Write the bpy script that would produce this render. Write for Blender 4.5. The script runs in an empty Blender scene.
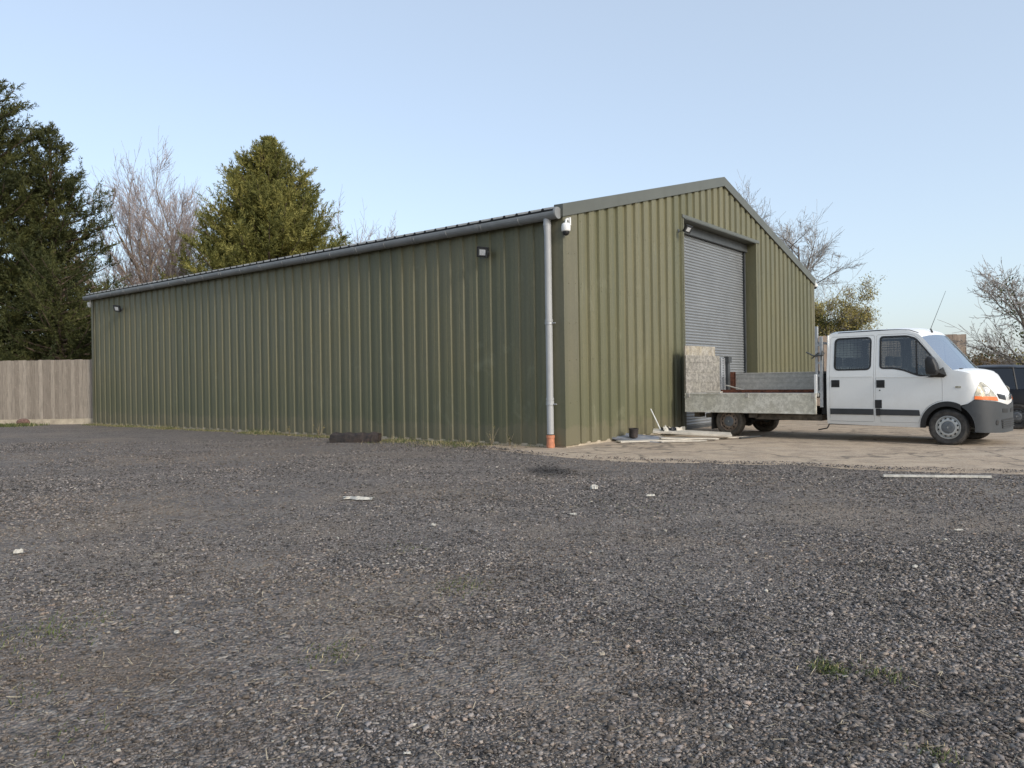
import bpy, bmesh, math, random, bisect
import numpy as np
from mathutils import Vector, Matrix
from mathutils.geometry import tessellate_polygon

RNG = np.random.default_rng(7)
random.seed(7)
sc = bpy.context.scene
COL = sc.collection
R = math.radians

# ------------------------------------------------------------------ camera / picture geometry
F_PX = 774.0
CAM_H = 1.35
PITCH = R(0.2)
ROLL = R(0.85)
cam_d = bpy.data.cameras.new('camera')
cam = bpy.data.objects.new('camera', cam_d)
COL.objects.link(cam)
cam_d.sensor_width = 36
cam_d.lens = F_PX / 1024 * 36
cam_d.clip_start = 0.05
cam_d.clip_end = 3000
cam.matrix_world = Matrix.Translation((0, 0, CAM_H)) @ Matrix.Rotation(math.pi / 2 - PITCH, 4, 'X') @ Matrix.Rotation(-ROLL, 4, 'Z')
sc.camera = cam

CORNER = Vector((1.047, 15.479, 0))
SHED_ROT = math.atan2(0.7815, 0.6239)
G = Vector((0.6239, 0.7815, 0))
L = Vector((-0.7815, 0.6239, 0))


def on_shed(x, y, z=0):
    return CORNER + G * x + L * y + Vector((0, 0, z))


# ------------------------------------------------------------------ mesh builder
class MB:
    def __init__(s):
        s.v, s.f, s.m = [], [], []

    def add(s, vs, fs, mi=0):
        o = len(s.v)
        s.v += [tuple(p) for p in vs]
        s.f += [tuple(i + o for i in f) for f in fs]
        s.m += [mi] * len(fs)

    def box(s, a, b, mi=0, M=None):
        x0, y0, z0 = a
        x1, y1, z1 = b
        vs = [Vector(p) for p in ((x0, y0, z0), (x1, y0, z0), (x1, y1, z0), (x0, y1, z0), (x0, y0, z1), (x1, y0, z1), (x1, y1, z1), (x0, y1, z1))]
        if M is not None:
            vs = [M @ p for p in vs]
        s.add(vs, [(0, 3, 2, 1), (4, 5, 6, 7), (0, 1, 5, 4), (1, 2, 6, 5), (2, 3, 7, 6), (3, 0, 4, 7)], mi)

    def bbox(s, a, b, bev=0.01, mi=0, M=None):
        """box with chamfered edges"""
        bm = bmesh.new()
        bmesh.ops.create_cube(bm, size=1)
        for v in bm.verts:
            v.co = Vector([(a[i] + b[i]) / 2 + v.co[i] * (b[i] - a[i]) for i in range(3)])
        bmesh.ops.bevel(bm, geom=list(bm.edges), offset=bev, segments=2, affect='EDGES', profile=0.6)
        bm.verts.index_update()
        vs = [v.co.copy() for v in bm.verts]
        if M is not None:
            vs = [M @ p for p in vs]
        s.add(vs, [[v.index for v in f.verts] for f in bm.faces], mi)
        bm.free()

    def tube(s, pts, rad, n=8, mi=0, cap=True):
        pts = [Vector(p) for p in pts]
        if not hasattr(rad, '__len__'):
            rad = [rad] * len(pts)
        rings = []
        prev = None
        for i, p in enumerate(pts):
            d = (pts[min(i + 1, len(pts) - 1)] - pts[max(i - 1, 0)]).normalized()
            if prev is None:
                a = Vector((0, 0, 1)) if abs(d.z) < 0.9 else Vector((1, 0, 0))
                u = d.cross(a).normalized()
            else:
                u = (prev - d * prev.dot(d)).normalized()
            prev = u
            w = d.cross(u)
            rings.append([p + (u * math.cos(2 * math.pi * k / n) + w * math.sin(2 * math.pi * k / n)) * rad[i] for k in range(n)])
        vs = [q for r in rings for q in r]
        fs = []
        for i in range(len(pts) - 1):
            for k in range(n):
                fs.append((i * n + k, i * n + (k + 1) % n, (i + 1) * n + (k + 1) % n, (i + 1) * n + k))
        if cap:
            fs.append(tuple(range(n))[::-1])
            fs.append(tuple((len(pts) - 1) * n + k for k in range(n)))
        s.add(vs, fs, mi)

    def lathe(s, prof, M, n=32, mi=0):
        """prof: (radius, axial) pairs, axis = local X of M"""
        vs, fs = [], []
        for (r, a) in prof:
            for k in range(n):
                t = 2 * math.pi * k / n
                vs.append(M @ Vector((a, r * math.cos(t), r * math.sin(t))))
        for i in range(len(prof) - 1):
            for k in range(n):
                fs.append((i * n + k, i * n + (k + 1) % n, (i + 1) * n + (k + 1) % n, (i + 1) * n + k))
        s.add(vs, fs, mi)

    def prism(s, poly, h, M, mi=0):
        """poly (x,y) extruded to z=h, transformed by M"""
        n = len(poly)
        vs = [M @ Vector((x, y, 0)) for x, y in poly] + [M @ Vector((x, y, h)) for x, y in poly]
        fs = [tuple(range(n))[::-1], tuple(range(n, 2 * n))] + [(i, (i + 1) % n, n + (i + 1) % n, n + i) for i in range(n)]
        s.add(vs, fs, mi)

    def build(s, name, mats, parent=None, smooth=False, off=(0, 0, 0), angle=None):
        me = bpy.data.meshes.new(name)
        me.from_pydata([tuple(p) for p in s.v], [], s.f)
        if not isinstance(mats, (list, tuple)):
            mats = [mats]
        for m in mats:
            me.materials.append(m)
        me.polygons.foreach_set('material_index', s.m)
        me.update()
        o = bpy.data.objects.new(name, me)
        COL.objects.link(o)
        o.parent = parent
        o.location = off
        if smooth:
            me.shade_smooth()
            if angle:
                try:
                    me.set_sharp_from_angle(angle=angle)
                except Exception:
                    pass
        return o


def np_mesh(name, V, Fc, mats, parent=None, color=None, smooth=False, k=None):
    """V (n,3); Fc (m,k) numpy arrays; color (m,4) per face"""
    me = bpy.data.meshes.new(name)
    k = Fc.shape[1]
    me.vertices.add(len(V))
    me.vertices.foreach_set('co', V.astype(np.float32).ravel())
    me.loops.add(Fc.size)
    me.loops.foreach_set('vertex_index', Fc.astype(np.int32).ravel())
    me.polygons.add(len(Fc))
    me.polygons.foreach_set('loop_start', np.arange(0, Fc.size, k, dtype=np.int32))
    me.polygons.foreach_set('loop_total', np.full(len(Fc), k, dtype=np.int32))
    for m in (mats if isinstance(mats, (list, tuple)) else [mats]):
        me.materials.append(m)
    if color is not None:
        at = me.attributes.new('tint', 'FLOAT_COLOR', 'FACE')
        at.data.foreach_set('color', color.astype(np.float32).ravel())
    me.update()
    me.validate()
    if smooth:
        me.shade_smooth()
    o = bpy.data.objects.new(name, me)
    COL.objects.link(o)
    o.parent = parent
    return o


def tag(o, label=None, cat=None, group=None, kind=None):
    if label: o['label'] = label
    if cat: o['category'] = cat
    if group: o['group'] = group
    if kind: o['kind'] = kind
    return o


def empty(name, loc, rz=0):
    o = bpy.data.objects.new(name, None)
    o.empty_display_size = 0.2
    COL.objects.link(o)
    o.location = loc
    o.rotation_euler = (0, 0, rz)
    return o


# ------------------------------------------------------------------ materials
class NT:
    def __init__(s, name):
        s.mat = bpy.data.materials.new(name)
        s.mat.use_nodes = True
        s.t = s.mat.node_tree
        s.bs = s.t.nodes['Principled BSDF']
        s.out = s.t.nodes['Material Output']

    def n(s, ty, **kw):
        nd = s.t.nodes.new(ty)
        for k, v in kw.items():
            if k.startswith('i_'):
                key = k[2:]
                key = int(key) if key.isdigit() else key.replace('_', ' ')
                nd.inputs[key].default_value = v
            else:
                setattr(nd, k, v)
        return nd

    def l(s, a, b):
        s.t.links.new(a, b)

    def coord(s, scale=(1, 1, 1), kind='Object', rot=(0, 0, 0)):
        tc = s.n('ShaderNodeTexCoord')
        mp = s.n('ShaderNodeMapping')
        mp.inputs['Scale'].default_value = scale
        mp.inputs['Rotation'].default_value = rot
        s.l(tc.outputs[kind], mp.inputs[0])
        return mp.outputs[0]

    def noise(s, vec, scale=5, detail=4, rough=0.6, dist=0):
        nd = s.n('ShaderNodeTexNoise')
        nd.inputs['Scale'].default_value = scale
        nd.inputs['Detail'].default_value = detail
        nd.inputs['Roughness'].default_value = rough
        nd.inputs['Distortion'].default_value = dist
        s.l(vec, nd.inputs['Vector'])
        return nd.outputs['Fac']

    def ramp(s, fac, stops, interp='LINEAR'):
        nd = s.n('ShaderNodeValToRGB')
        cr = nd.color_ramp
        cr.interpolation = interp
        while len(cr.elements) > 1:
            cr.elements.remove(cr.elements[-1])
        for i, (p, c) in enumerate(stops):
            e = cr.elements[0] if i == 0 else cr.elements.new(p)
            e.position = p
            e.color = (c, c, c, 1) if not hasattr(c, '__len__') else (*c[:3], 1)
        s.l(fac, nd.inputs[0])
        return nd.outputs[0]

    def mix(s, fac, a, b, mode='MIX'):
        nd = s.n('ShaderNodeMix', data_type='RGBA', blend_type=mode)
        for sock, v in ((nd.inputs[0], fac), (nd.inputs[6], a), (nd.inputs[7], b)):
            if hasattr(v, 'links') or isinstance(v, bpy.types.NodeSocket):
                s.l(v, sock)
            elif hasattr(v, '__len__'):
                sock.default_value = (*v[:3], 1)
            else:
                sock.default_value = v if sock == nd.inputs[0] else (v, v, v, 1)
        return nd.outputs[2]

    def color(s, v):
        if isinstance(v, bpy.types.NodeSocket):
            s.l(v, s.bs.inputs['Base Color'])
        else:
            s.bs.inputs['Base Color'].default_value = (*v[:3], 1)

    def rough(s, v):
        if isinstance(v, bpy.types.NodeSocket):
            s.l(v, s.bs.inputs['Roughness'])
        else:
            s.bs.inputs['Roughness'].default_value = v

    def bump(s, h, strength=0.3, dist=0.01):
        b = s.n('ShaderNodeBump')
        b.inputs['Strength'].default_value = strength
        b.inputs['Distance'].default_value = dist
        s.l(h, b.inputs['Height'])
        s.l(b.outputs[0], s.bs.inputs['Normal'])


def simple(name, col, rough=0.6, metal=0.0, var=0.15, scale=8, bump=0.0, spec=0.5):
    m = NT(name)
    v = m.coord()
    a = m.noise(v, scale, 6, 0.65)
    c2 = tuple(max(0, c * (1 - var * 1.6)) for c in col)
    c3 = tuple(min(1, c * (1 + var)) for c in col)
    m.color(m.ramp(a, [(0.3, c2), (0.7, c3)]))
    m.rough(rough)
    m.bs.inputs['Metallic'].default_value = metal
    m.bs.inputs['Specular IOR Level'].default_value = spec
    if bump:
        m.bump(a, bump, 0.01)
    return m.mat


def cladding(name, base, bands=1.0):
    m = NT(name)
    v = m.coord((6, 6, 0.35))
    st = m.noise(v, 1.6, 5, 0.65)                      # vertical rain streaks
    v2 = m.coord((1, 1, 1))
    big = m.noise(v2, 0.5, 4, 0.6)
    fine = m.noise(v2, 22, 4, 0.7)
    c = m.ramp(st, [(0.25, tuple(b * 0.80 for b in base)), (0.5, base), (0.78, (base[0] * 1.22, base[1] * 1.17, base[2] * 1.12))])
    c = m.mix(m.ramp(big, [(0.4, 0.0), (0.7, 0.45)]), c, (base[0] * 1.12, base[1] * 1.05, base[2] * 0.82))
    c = m.mix(m.ramp(fine, [(0.35, 0.28), (0.6, 0.0)]), c, (base[0] * 0.62, base[1] * 0.66, base[2] * 0.6))
    # sheets differ slightly from each other
    # darker, greener tone towards the bottom of the sheets
    sep = m.n('ShaderNodeSeparateXYZ')
    m.l(m.coord((1, 1, 1)), sep.inputs[0])
    ad = m.n('ShaderNodeMath', operation='MULTIPLY_ADD')
    m.l(big, ad.inputs[0]); ad.inputs[1].default_value = -1.6; m.l(sep.outputs[2], ad.inputs[2])
    lo = m.ramp(ad.outputs[0], [(0.0, 0.55), (0.9, 0.0)])
    c = m.mix(lo, c, (0.105, 0.110, 0.062))
    sm = m.n('ShaderNodeMath', operation='ADD'); m.l(sep.outputs[0], sm.inputs[0]); m.l(sep.outputs[1], sm.inputs[1])
    dv = m.n('ShaderNodeMath', operation='DIVIDE'); m.l(sm.outputs[0], dv.inputs[0]); dv.inputs[1].default_value = 1.17
    fl = m.n('ShaderNodeMath', operation='FLOOR'); m.l(dv.outputs[0], fl.inputs[0])
    wn = m.n('ShaderNodeTexWhiteNoise', noise_dimensions='1D'); m.l(fl.outputs[0], wn.inputs['W'])
    c = m.mix(1.0, c, m.ramp(wn.outputs['Value'], [(0, (.88, .90, .88)), (1, (1.10, 1.07, 1.08))]), 'MULTIPLY')
    a2 = m.n('ShaderNodeMath', operation='MULTIPLY_ADD'); m.l(m.noise(v2, 3.2, 5, .7), a2.inputs[0]); a2.inputs[1].default_value = -.75; m.l(sep.outputs[2], a2.inputs[2])
    c = m.mix(m.ramp(a2.outputs[0], [(-0.0, 0.34), (0.10, 0.0)]), c, (0.19, 0.155, 0.105))
    sc2 = m.noise(m.coord((.9, .9, .5)), 1.7, 6, .75, .8)
    c = m.mix(m.ramp(sc2, [(0.58, 0.0), (0.70, 0.38)]), c, (0.21, 0.205, 0.135))
    m.color(c)
    m.rough(m.ramp(st, [(0.3, 0.42), (0.7, 0.6)]))
    m.bs.inputs['Specular IOR Level'].default_value = 0.4
    m.bump(big, 0.25, 0.05)
    return m.mat


def make_gravel():
    m = NT('gravel')
    v = m.coord()
    vo = m.n('ShaderNodeTexVoronoi'); vo.inputs['Scale'].default_value = 46; m.l(v, vo.inputs['Vector'])
    vo2 = m.n('ShaderNodeTexVoronoi'); vo2.inputs['Scale'].default_value = 17; m.l(v, vo2.inputs['Vector'])
    sepc = m.n('ShaderNodeSeparateColor'); m.l(vo.outputs['Color'], sepc.inputs[0])
    sep2 = m.n('ShaderNodeSeparateColor'); m.l(vo2.outputs['Color'], sep2.inputs[0])
    g = m.ramp(sepc.outputs[0], [(0.0, (0.030, 0.027, 0.025)), (0.35, (0.130, 0.114, 0.101)), (0.7, (0.20, 0.176, 0.155)), (0.95, (0.26, 0.23, 0.20)), (1.0, (0.34, 0.31, 0.27))])
    g = m.mix(m.ramp(sep2.outputs[1], [(0.5, 0.0), (1.0, 0.5)]), g, (0.16, 0.13, 0.12))
    big = m.noise(v, 0.42, 5, 0.62, 0.6)
    mid = m.noise(v, 1.9, 5, 0.65, 0.3)
    vs = m.coord((0.16, 1.1, 1), rot=(0, 0, R(14)))
    tracks = m.noise(vs, 1.0, 4, 0.55, 0.4)
    g = m.mix(m.ramp(big, [(0.50, 0.0), (0.68, 0.62)]), g, (0.23, 0.185, 0.14))
    g = m.mix(m.ramp(mid, [(0.30, 0.65), (0.46, 0.0)]), g, (0.075, 0.068, 0.064))
    g = m.mix(m.ramp(tracks, [(0.52, 0.0), (0.72, 0.45)]), g, (0.27, 0.235, 0.20))
    d3 = m.n('ShaderNodeVectorMath', operation='DISTANCE'); m.l(m.coord((1 / 1.15, 1 / .75, 0)), d3.inputs[0]); d3.inputs[1].default_value = (-1.95 / 1.15, 3.75 / .75, 0)
    d4 = m.n('ShaderNodeMath', operation='MULTIPLY_ADD'); m.l(mid, d4.inputs[0]); d4.inputs[1].default_value = .9; m.l(d3.outputs['Value'], d4.inputs[2])
    g = m.mix(m.ramp(d4.outputs[0], [(0.6, 0.5), (1.0, 0.0)]), g, (0.15, 0.115, 0.085))
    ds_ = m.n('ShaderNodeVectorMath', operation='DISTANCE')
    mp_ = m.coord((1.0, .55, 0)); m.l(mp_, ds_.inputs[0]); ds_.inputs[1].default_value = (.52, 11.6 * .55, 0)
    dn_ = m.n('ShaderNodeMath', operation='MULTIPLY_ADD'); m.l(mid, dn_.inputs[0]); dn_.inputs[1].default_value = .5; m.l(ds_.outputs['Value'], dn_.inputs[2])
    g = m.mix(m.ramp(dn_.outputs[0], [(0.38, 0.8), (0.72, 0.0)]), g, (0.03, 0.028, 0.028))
    m.color(g)
    m.rough(0.85)
    m.bs.inputs['Specular IOR Level'].default_value = 0.3
    mx = m.n('ShaderNodeMath', operation='MULTIPLY_ADD')
    m.l(vo.outputs['Distance'], mx.inputs[0]); mx.inputs[1].default_value = -1.0
    m.l(vo2.outputs['Distance'], mx.inputs[2])
    m.bump(mx.outputs[0], 0.9, 0.02)
    return m.mat


def make_apron():
    m = NT('worn_concrete')
    v = m.coord()
    big = m.noise(v, 0.35, 6, 0.62, 0.5)
    mid = m.noise(v, 2.2, 6, 0.7, 0.4)
    fine = m.noise(v, 40, 4, 0.75)
    c = m.ramp(big, [(0.3, (0.31, 0.225, 0.150)), (0.5, (0.42, 0.32, 0.22)), (0.7, (0.33, 0.255, 0.185))])
    c = m.mix(m.ramp(mid, [(0.42, 0.65), (0.56, 0.0)]), c, (0.22, 0.165, 0.115))
    c = m.mix(m.ramp(fine, [(0.45, 0.0), (0.62, 0.5)]), c, (0.50, 0.44, 0.36))
    c = m.mix(m.ramp(fine, [(0.3, 0.8), (0.44, 0.0)]), c, (0.10, 0.085, 0.07))
    dvc = m.n('ShaderNodeVectorMath', operation='ADD')
    nz = m.n('ShaderNodeTexNoise'); nz.inputs['Scale'].default_value = 1.3; nz.inputs['Detail'].default_value = 5; m.l(v, nz.inputs['Vector'])
    m.l(v, dvc.inputs[0]); m.l(nz.outputs['Color'], dvc.inputs[1])
    vc = m.n('ShaderNodeTexVoronoi', feature='DISTANCE_TO_EDGE'); vc.inputs['Scale'].default_value = .42; m.l(dvc.outputs[0], vc.inputs['Vector'])
    c = m.mix(m.ramp(vc.outputs['Distance'], [(0.004, 0.75), (0.018, 0.0)]), c, (0.10, 0.08, 0.06))
    st = m.noise(v, .9, 5, .6, 1.0)
    c = m.mix(m.ramp(st, [(0.60, 0.0), (0.72, 0.55)]), c, (0.13, 0.105, 0.085))
    sand = m.noise(m.coord((.5, 2.2, 1), rot=(0, 0, R(-20))), 1.5, 6, .7, .6)
    c = m.mix(m.ramp(sand, [(0.52, 0.0), (0.66, 0.6)]), c, (0.46, 0.385, 0.29))
    m.color(c)
    m.rough(0.9)
    m.bump(fine, 0.5, 0.01)
    return m.mat


def make_wood(name, cols, plank=0.14, axis=0, rough=0.85):
    """weathered vertical boards; colour differs per plank"""
    m = NT(name)
    tc = m.n('ShaderNodeTexCoord')
    sep = m.n('ShaderNodeSeparateXYZ'); m.l(tc.outputs['Object'], sep.inputs[0])
    dv = m.n('ShaderNodeMath', operation='DIVIDE'); m.l(sep.outputs[axis], dv.inputs[0]); dv.inputs[1].default_value = plank
    fl = m.n('ShaderNodeMath', operation='FLOOR'); m.l(dv.outputs[0], fl.inputs[0])
    wn = m.n('ShaderNodeTexWhiteNoise', noise_dimensions='1D'); m.l(fl.outputs[0], wn.inputs['W'])
    c = m.ramp(wn.outputs['Value'], [(0.0, cols[0]), (0.5, cols[1]), (1.0, cols[2])])
    v = m.coord((9, 9, 0.7))
    gr = m.noise(v, 3.0, 6, 0.7)
    c = m.mix(m.ramp(gr, [(0.35, 0.55), (0.55, 0.0)]), c, tuple(x * 0.45 for x in cols[0]))
    v3 = m.coord((3, 3, 3))
    kn = m.noise(v3, 2.4, 5, 0.7)
    c = m.mix(m.ramp(kn, [(0.56, 0.0), (0.72, 0.5)]), c, tuple(min(1, x * 1.25) for x in cols[2]))
    m.color(c); m.rough(rough)
    m.bump(gr, 0.4, 0.01)
    return m.mat


def make_mottled(name, base, dark, green, amt=0.5):
    m = NT(name)
    v = m.coord()
    a = m.noise(v, 9, 7, 0.72)
    b = m.noise(v, 2.1, 5, 0.65)
    f = m.noise(v, 38, 5, 0.8)
    c = m.mix(m.ramp(b, [(0.4, 0.0), (0.65, 0.8)]), base, green)
    c = m.mix(m.ramp(a, [(0.42, amt), (0.58, 0.0)]), c, dark)
    c = m.mix(m.ramp(f, [(0.36, amt * 1.2), (0.5, 0.0)]), c, dark)
    m.color(c); m.rough(0.75)
    m.bump(f, 0.25, 0.005)
    return m.mat


def make_foliage(name, ramp, trans=0.25, scale=1.3, rough=0.65):
    m = NT(name)
    v = m.coord()
    a = m.noise(v, scale, 4, 0.6)
    at = m.n('ShaderNodeAttribute', attribute_name='tint')
    ad = m.n('ShaderNodeMath', operation='MULTIPLY_ADD')
    m.l(a, ad.inputs[0]); ad.inputs[1].default_value = 0.55
    sp = m.n('ShaderNodeSeparateColor'); m.l(at.outputs['Color'], sp.inputs[0])
    ml = m.n('ShaderNodeMath', operation='MULTIPLY'); m.l(sp.outputs[0], ml.inputs[0]); ml.inputs[1].default_value = 0.5
    m.l(ml.outputs[0], ad.inputs[2])
    c = m.ramp(ad.outputs[0], ramp)
    m.color(c); m.rough(rough)
    m.bs.inputs['Specular IOR Level'].default_value = 0.25
    tr = m.n('ShaderNodeBsdfTranslucent'); m.l(c, tr.inputs[0])
    mx = m.n('ShaderNodeMixShader'); mx.inputs[0].default_value = trans
    m.l(m.bs.outputs[0], mx.inputs[1]); m.l(tr.outputs[0], mx.inputs[2]); m.l(mx.outputs[0], m.out.inputs[0])
    return m.mat


def make_tint(name, rough=0.85, mul=1.0, bump=False):
    m = NT(name)
    at = m.n('ShaderNodeAttribute', attribute_name='tint')
    v = m.coord()
    f = m.noise(v, 160, 3, 0.7)
    c = m.mix(1.0, at.outputs['Color'], m.ramp(f, [(0.3, 0.72), (0.7, 1.18)]), 'MULTIPLY')
    m.color(c); m.rough(rough)
    m.bs.inputs['Specular IOR Level'].default_value = 0.35
    return m.mat


def make_glass(name, tint=(0.75, 0.8, 0.8), refl=1.0):
    m = NT(name)
    tr = m.n('ShaderNodeBsdfTransparent'); tr.inputs[0].default_value = (*tint, 1)
    gl = m.n('ShaderNodeBsdfGlossy'); gl.inputs['Roughness'].default_value = 0.02
    gl.inputs[0].default_value = (0.95, 0.97, 1, 1)
    fr = m.n('ShaderNodeFresnel'); fr.inputs[0].default_value = 1.55
    mu = m.n('ShaderNodeMath', operation='MULTIPLY'); m.l(fr.outputs[0], mu.inputs[0]); mu.inputs[1].default_value = refl
    mx = m.n('ShaderNodeMixShader'); m.l(mu.outputs[0], mx.inputs[0])
    m.l(tr.outputs[0], mx.inputs[1]); m.l(gl.outputs[0], mx.inputs[2]); m.l(mx.outputs[0], m.out.inputs[0])
    return m.mat


def make_paint(name, col, dirt=(0.45, 0.40, 0.33), amt=0.5):
    m = NT(name)
    v = m.coord((1, 1, 1))
    a = m.noise(v, 2.5, 6, 0.65)
    f = m.noise(m.coord((5, 5, 1.2)), 6, 6, 0.75)
    sep = m.n('ShaderNodeSeparateXYZ'); m.l(v, sep.inputs[0])
    ad = m.n('ShaderNodeMath', operation='MULTIPLY_ADD'); m.l(a, ad.inputs[0]); ad.inputs[1].default_value = -0.9; m.l(sep.outputs[2], ad.inputs[2])
    low = m.ramp(ad.outputs[0], [(-0.2 + 0.2, amt), (0.55, 0.0)])
    c = m.mix(low, col, dirt)
    c = m.mix(m.ramp(f, [(0.55, 0.0), (0.8, 0.22)]), c, dirt)
    m.color(c); m.rough(m.ramp(a, [(0.3, 0.28), (0.7, 0.42)]))
    m.bs.inputs['Coat Weight'].default_value = 0.3 if col[0] > .1 else 0.0
    if col[0] < .1: m.bs.inputs['Specular IOR Level'].default_value = .3
    m.bs.inputs['Coat Roughness'].default_value = 0.15
    return m.mat


M = {}
M['clad_side'] = cladding('green_cladding_side', (0.131, 0.127, 0.076))
M['clad_gable'] = M['clad_side']
M['trim'] = cladding('green_flashing', (0.135, 0.127, 0.085))
M['verge'] = simple('grey_green_flashing', (0.095, 0.098, 0.080), 0.45, 0, 0.08, 1.5)
M['roof'] = simple('roof_sheet', (0.16, 0.165, 0.165), 0.5, 0.1, 0.2, 3)
M['filler'] = simple('black_filler_and_shadow', (0.012, 0.012, 0.012), 0.9)  # rib fillers, also the shadow strip painted along the eaves
M['gutter'] = simple('grey_gutter_plastic', (0.21, 0.215, 0.215), 0.42, 0, 0.12, 2.0)
M['pipe'] = simple('pale_grey_pipe_plastic', (0.36, 0.365, 0.365), 0.4, 0, 0.08, 1.2)
M['orange_pipe'] = simple('terracotta_drain_plastic', (0.50, 0.20, 0.11), 0.6, 0, 0.2, 9)
M['shutter'] = simple('galvanised_shutter', (0.25, 0.262, 0.27), 0.42, 0.35, 0.07, 1.2)
M['dark_steel'] = simple('dark_grey_steel', (0.075, 0.08, 0.082), 0.5, 0.3, 0.15, 5)
M['galv'] = simple('galvanised_steel', (0.42, 0.43, 0.44), 0.45, 0.5, 0.15, 12)
M['black'] = simple('black_plastic', (0.016, 0.016, 0.017), 0.55, 0, 0.2, 10)
M['seam'] = simple('shadow_gap_rubber', (0.012, 0.012, 0.012), 0.8)
M['rubber'] = simple('tyre_rubber', (0.055, 0.051, 0.047), 0.85, 0, 0.35, 14, 0.2)
M['dusty_rubber'] = simple('dusty_tyre_rubber', (0.085, 0.072, 0.058), 0.9, 0, 0.35, 10, 0.2)
M['rim'] = simple('silver_wheel_paint', (0.50, 0.50, 0.48), 0.38, 0.4, 0.15, 9)
M['rusty_rim'] = simple('brake_dusty_wheel_paint', (0.26, 0.20, 0.155), 0.6, 0.2, 0.35, 12)
M['cap'] = simple('grey_hub_plastic', (0.13, 0.14, 0.15), 0.45, 0.1, 0.1, 10)
M['white_paint'] = make_paint('white_van_paint', (0.80, 0.80, 0.78), amt=0.34)
M['black_car'] = make_paint('black_car_paint', (0.012, 0.013, 0.018), (0.10, 0.09, 0.08), 0.3)
M['bumper'] = simple('grey_bumper_plastic', (0.040, 0.045, 0.050), 0.55, 0, 0.12, 3)
M['moulding'] = simple('dark_side_moulding', (0.035, 0.038, 0.042), 0.5, 0, 0.12, 4)
M['glass'] = make_glass('window_glass', (0.60, 0.64, 0.64), 1.7)
M['windscreen'] = make_glass('windscreen_glass', (0.36, 0.41, 0.44), .62)
M['car_glass'] = make_glass('dark_car_glass', (0.12, 0.13, 0.15), 1.6)
M['seat'] = simple('charcoal_seat_cloth', (0.035, 0.037, 0.042), 0.95, 0, 0.3, 30)
M['interior'] = simple('cab_lining', (0.10, 0.10, 0.10), 0.9)
M['lens'] = simple('headlamp_lens', (0.50, 0.46, 0.36), 0.12, 0.25, 0.45, 16, 0.35)
M['orange_lens'] = simple('orange_lens', (0.80, 0.17, 0.03), 0.2, 0, 0.2, 20)
M['red_lens'] = simple('red_lens', (0.30, 0.01, 0.012), 0.2, 0, 0.2, 20)
M['bed_side'] = make_mottled('lichened_aluminium', (0.78, 0.75, 0.66), (0.30, 0.28, 0.22), (0.66, 0.63, 0.52), 0.45)
M['bed_inner'] = make_mottled('scratched_aluminium', (0.54, 0.515, 0.47), (0.28, 0.265, 0.24), (0.44, 0.42, 0.375), 0.45)
M['board'] = make_mottled('mottled_board', (0.36, 0.335, 0.29), (0.12, 0.11, 0.095), (0.29, 0.27, 0.22), 0.75)
M['ochre_board'] = make_mottled('ochre_stained_board', (0.42, 0.39, 0.33), (0.16, 0.14, 0.12), (0.38, 0.31, 0.18), 0.65)
M['rust'] = simple('rusty_steel', (0.14, 0.05, 0.028), 0.9, 0, 0.5, 12)
M['chassis'] = simple('dirty_chassis_steel', (0.035, 0.032, 0.03), 0.8, 0, 0.4, 8)
M['brown_beam'] = simple('mud_covered_frame', (0.14, 0.12, 0.095), 0.9, 0, 0.4, 8)
M['gravel'] = make_gravel()
M['apron'] = make_apron()
M['dirt'] = simple('field_soil_and_grass', (0.07, 0.075, 0.035), 0.95, 0, 0.4, 0.3)
M['stones'] = make_tint('crushed_stone')
M['straw'] = make_tint('straw_bits')
M['fence_wood'] = make_wood('weathered_fence_boards', [(0.20, 0.168, 0.135), (0.26, 0.222, 0.18), (0.31, 0.268, 0.22)], 0.15)
M['fence_wood_far'] = make_wood('weathered_tall_boards', [(0.24, 0.185, 0.145), (0.31, 0.25, 0.20), (0.36, 0.295, 0.24)], 0.17)
M['gravel_board'] = simple('pale_concrete_plinth', (0.42, 0.36, 0.27), 0.9, 0, 0.25, 3, 0.3)
M['bark'] = simple('grey_bark', (0.13, 0.11, 0.095), 0.9, 0, 0.35, 3, 0.4)
M['bark_tan'] = simple('pale_tan_bark', (0.34, 0.27, 0.19), 0.9, 0, 0.3, 2, 0.4)
M['twig_brown'] = simple('red_brown_twigs', (0.38, 0.31, 0.285), 0.9, 0, 0.3, 2)
M['twig_grey'] = simple('grey_twigs', (0.32, 0.29, 0.265), 0.9, 0, 0.3, 2)
M['twig_far'] = simple('pale_far_twigs', (0.34, 0.30, 0.30), 0.9, 0, 0.2, 2)
M['bark_con'] = simple('conifer_bark', (0.10, 0.07, 0.05), 0.95, 0, 0.4, 4, 0.4)
M['con_dark'] = make_foliage('dark_conifer_sprays', [(0.15, (0.016, 0.021, 0.009)), (0.5, (0.050, 0.058, 0.019)), (0.85, (0.140, 0.138, 0.044))], 0.2, 0.7)
M['con_gold'] = make_foliage('olive_conifer_sprays', [(0.15, (0.045, 0.053, 0.016)), (0.5, (0.165, 0.163, 0.045)), (0.82, (0.38, 0.335, 0.10))], 0.25, 0.8)
M['ivy'] = make_foliage('ivy_leaves', [(0.2, (0.02, 0.035, 0.010)), (0.55, (0.055, 0.075, 0.020)), (0.9, (0.12, 0.13, 0.035))], 0.2, 1.5)
M['catkin'] = make_foliage('tan_buds', [(0.2, (0.19, 0.155, 0.055)), (0.55, (0.36, 0.30, 0.10)), (0.9, (0.50, 0.43, 0.17))], 0.3, 1.0)
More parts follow.
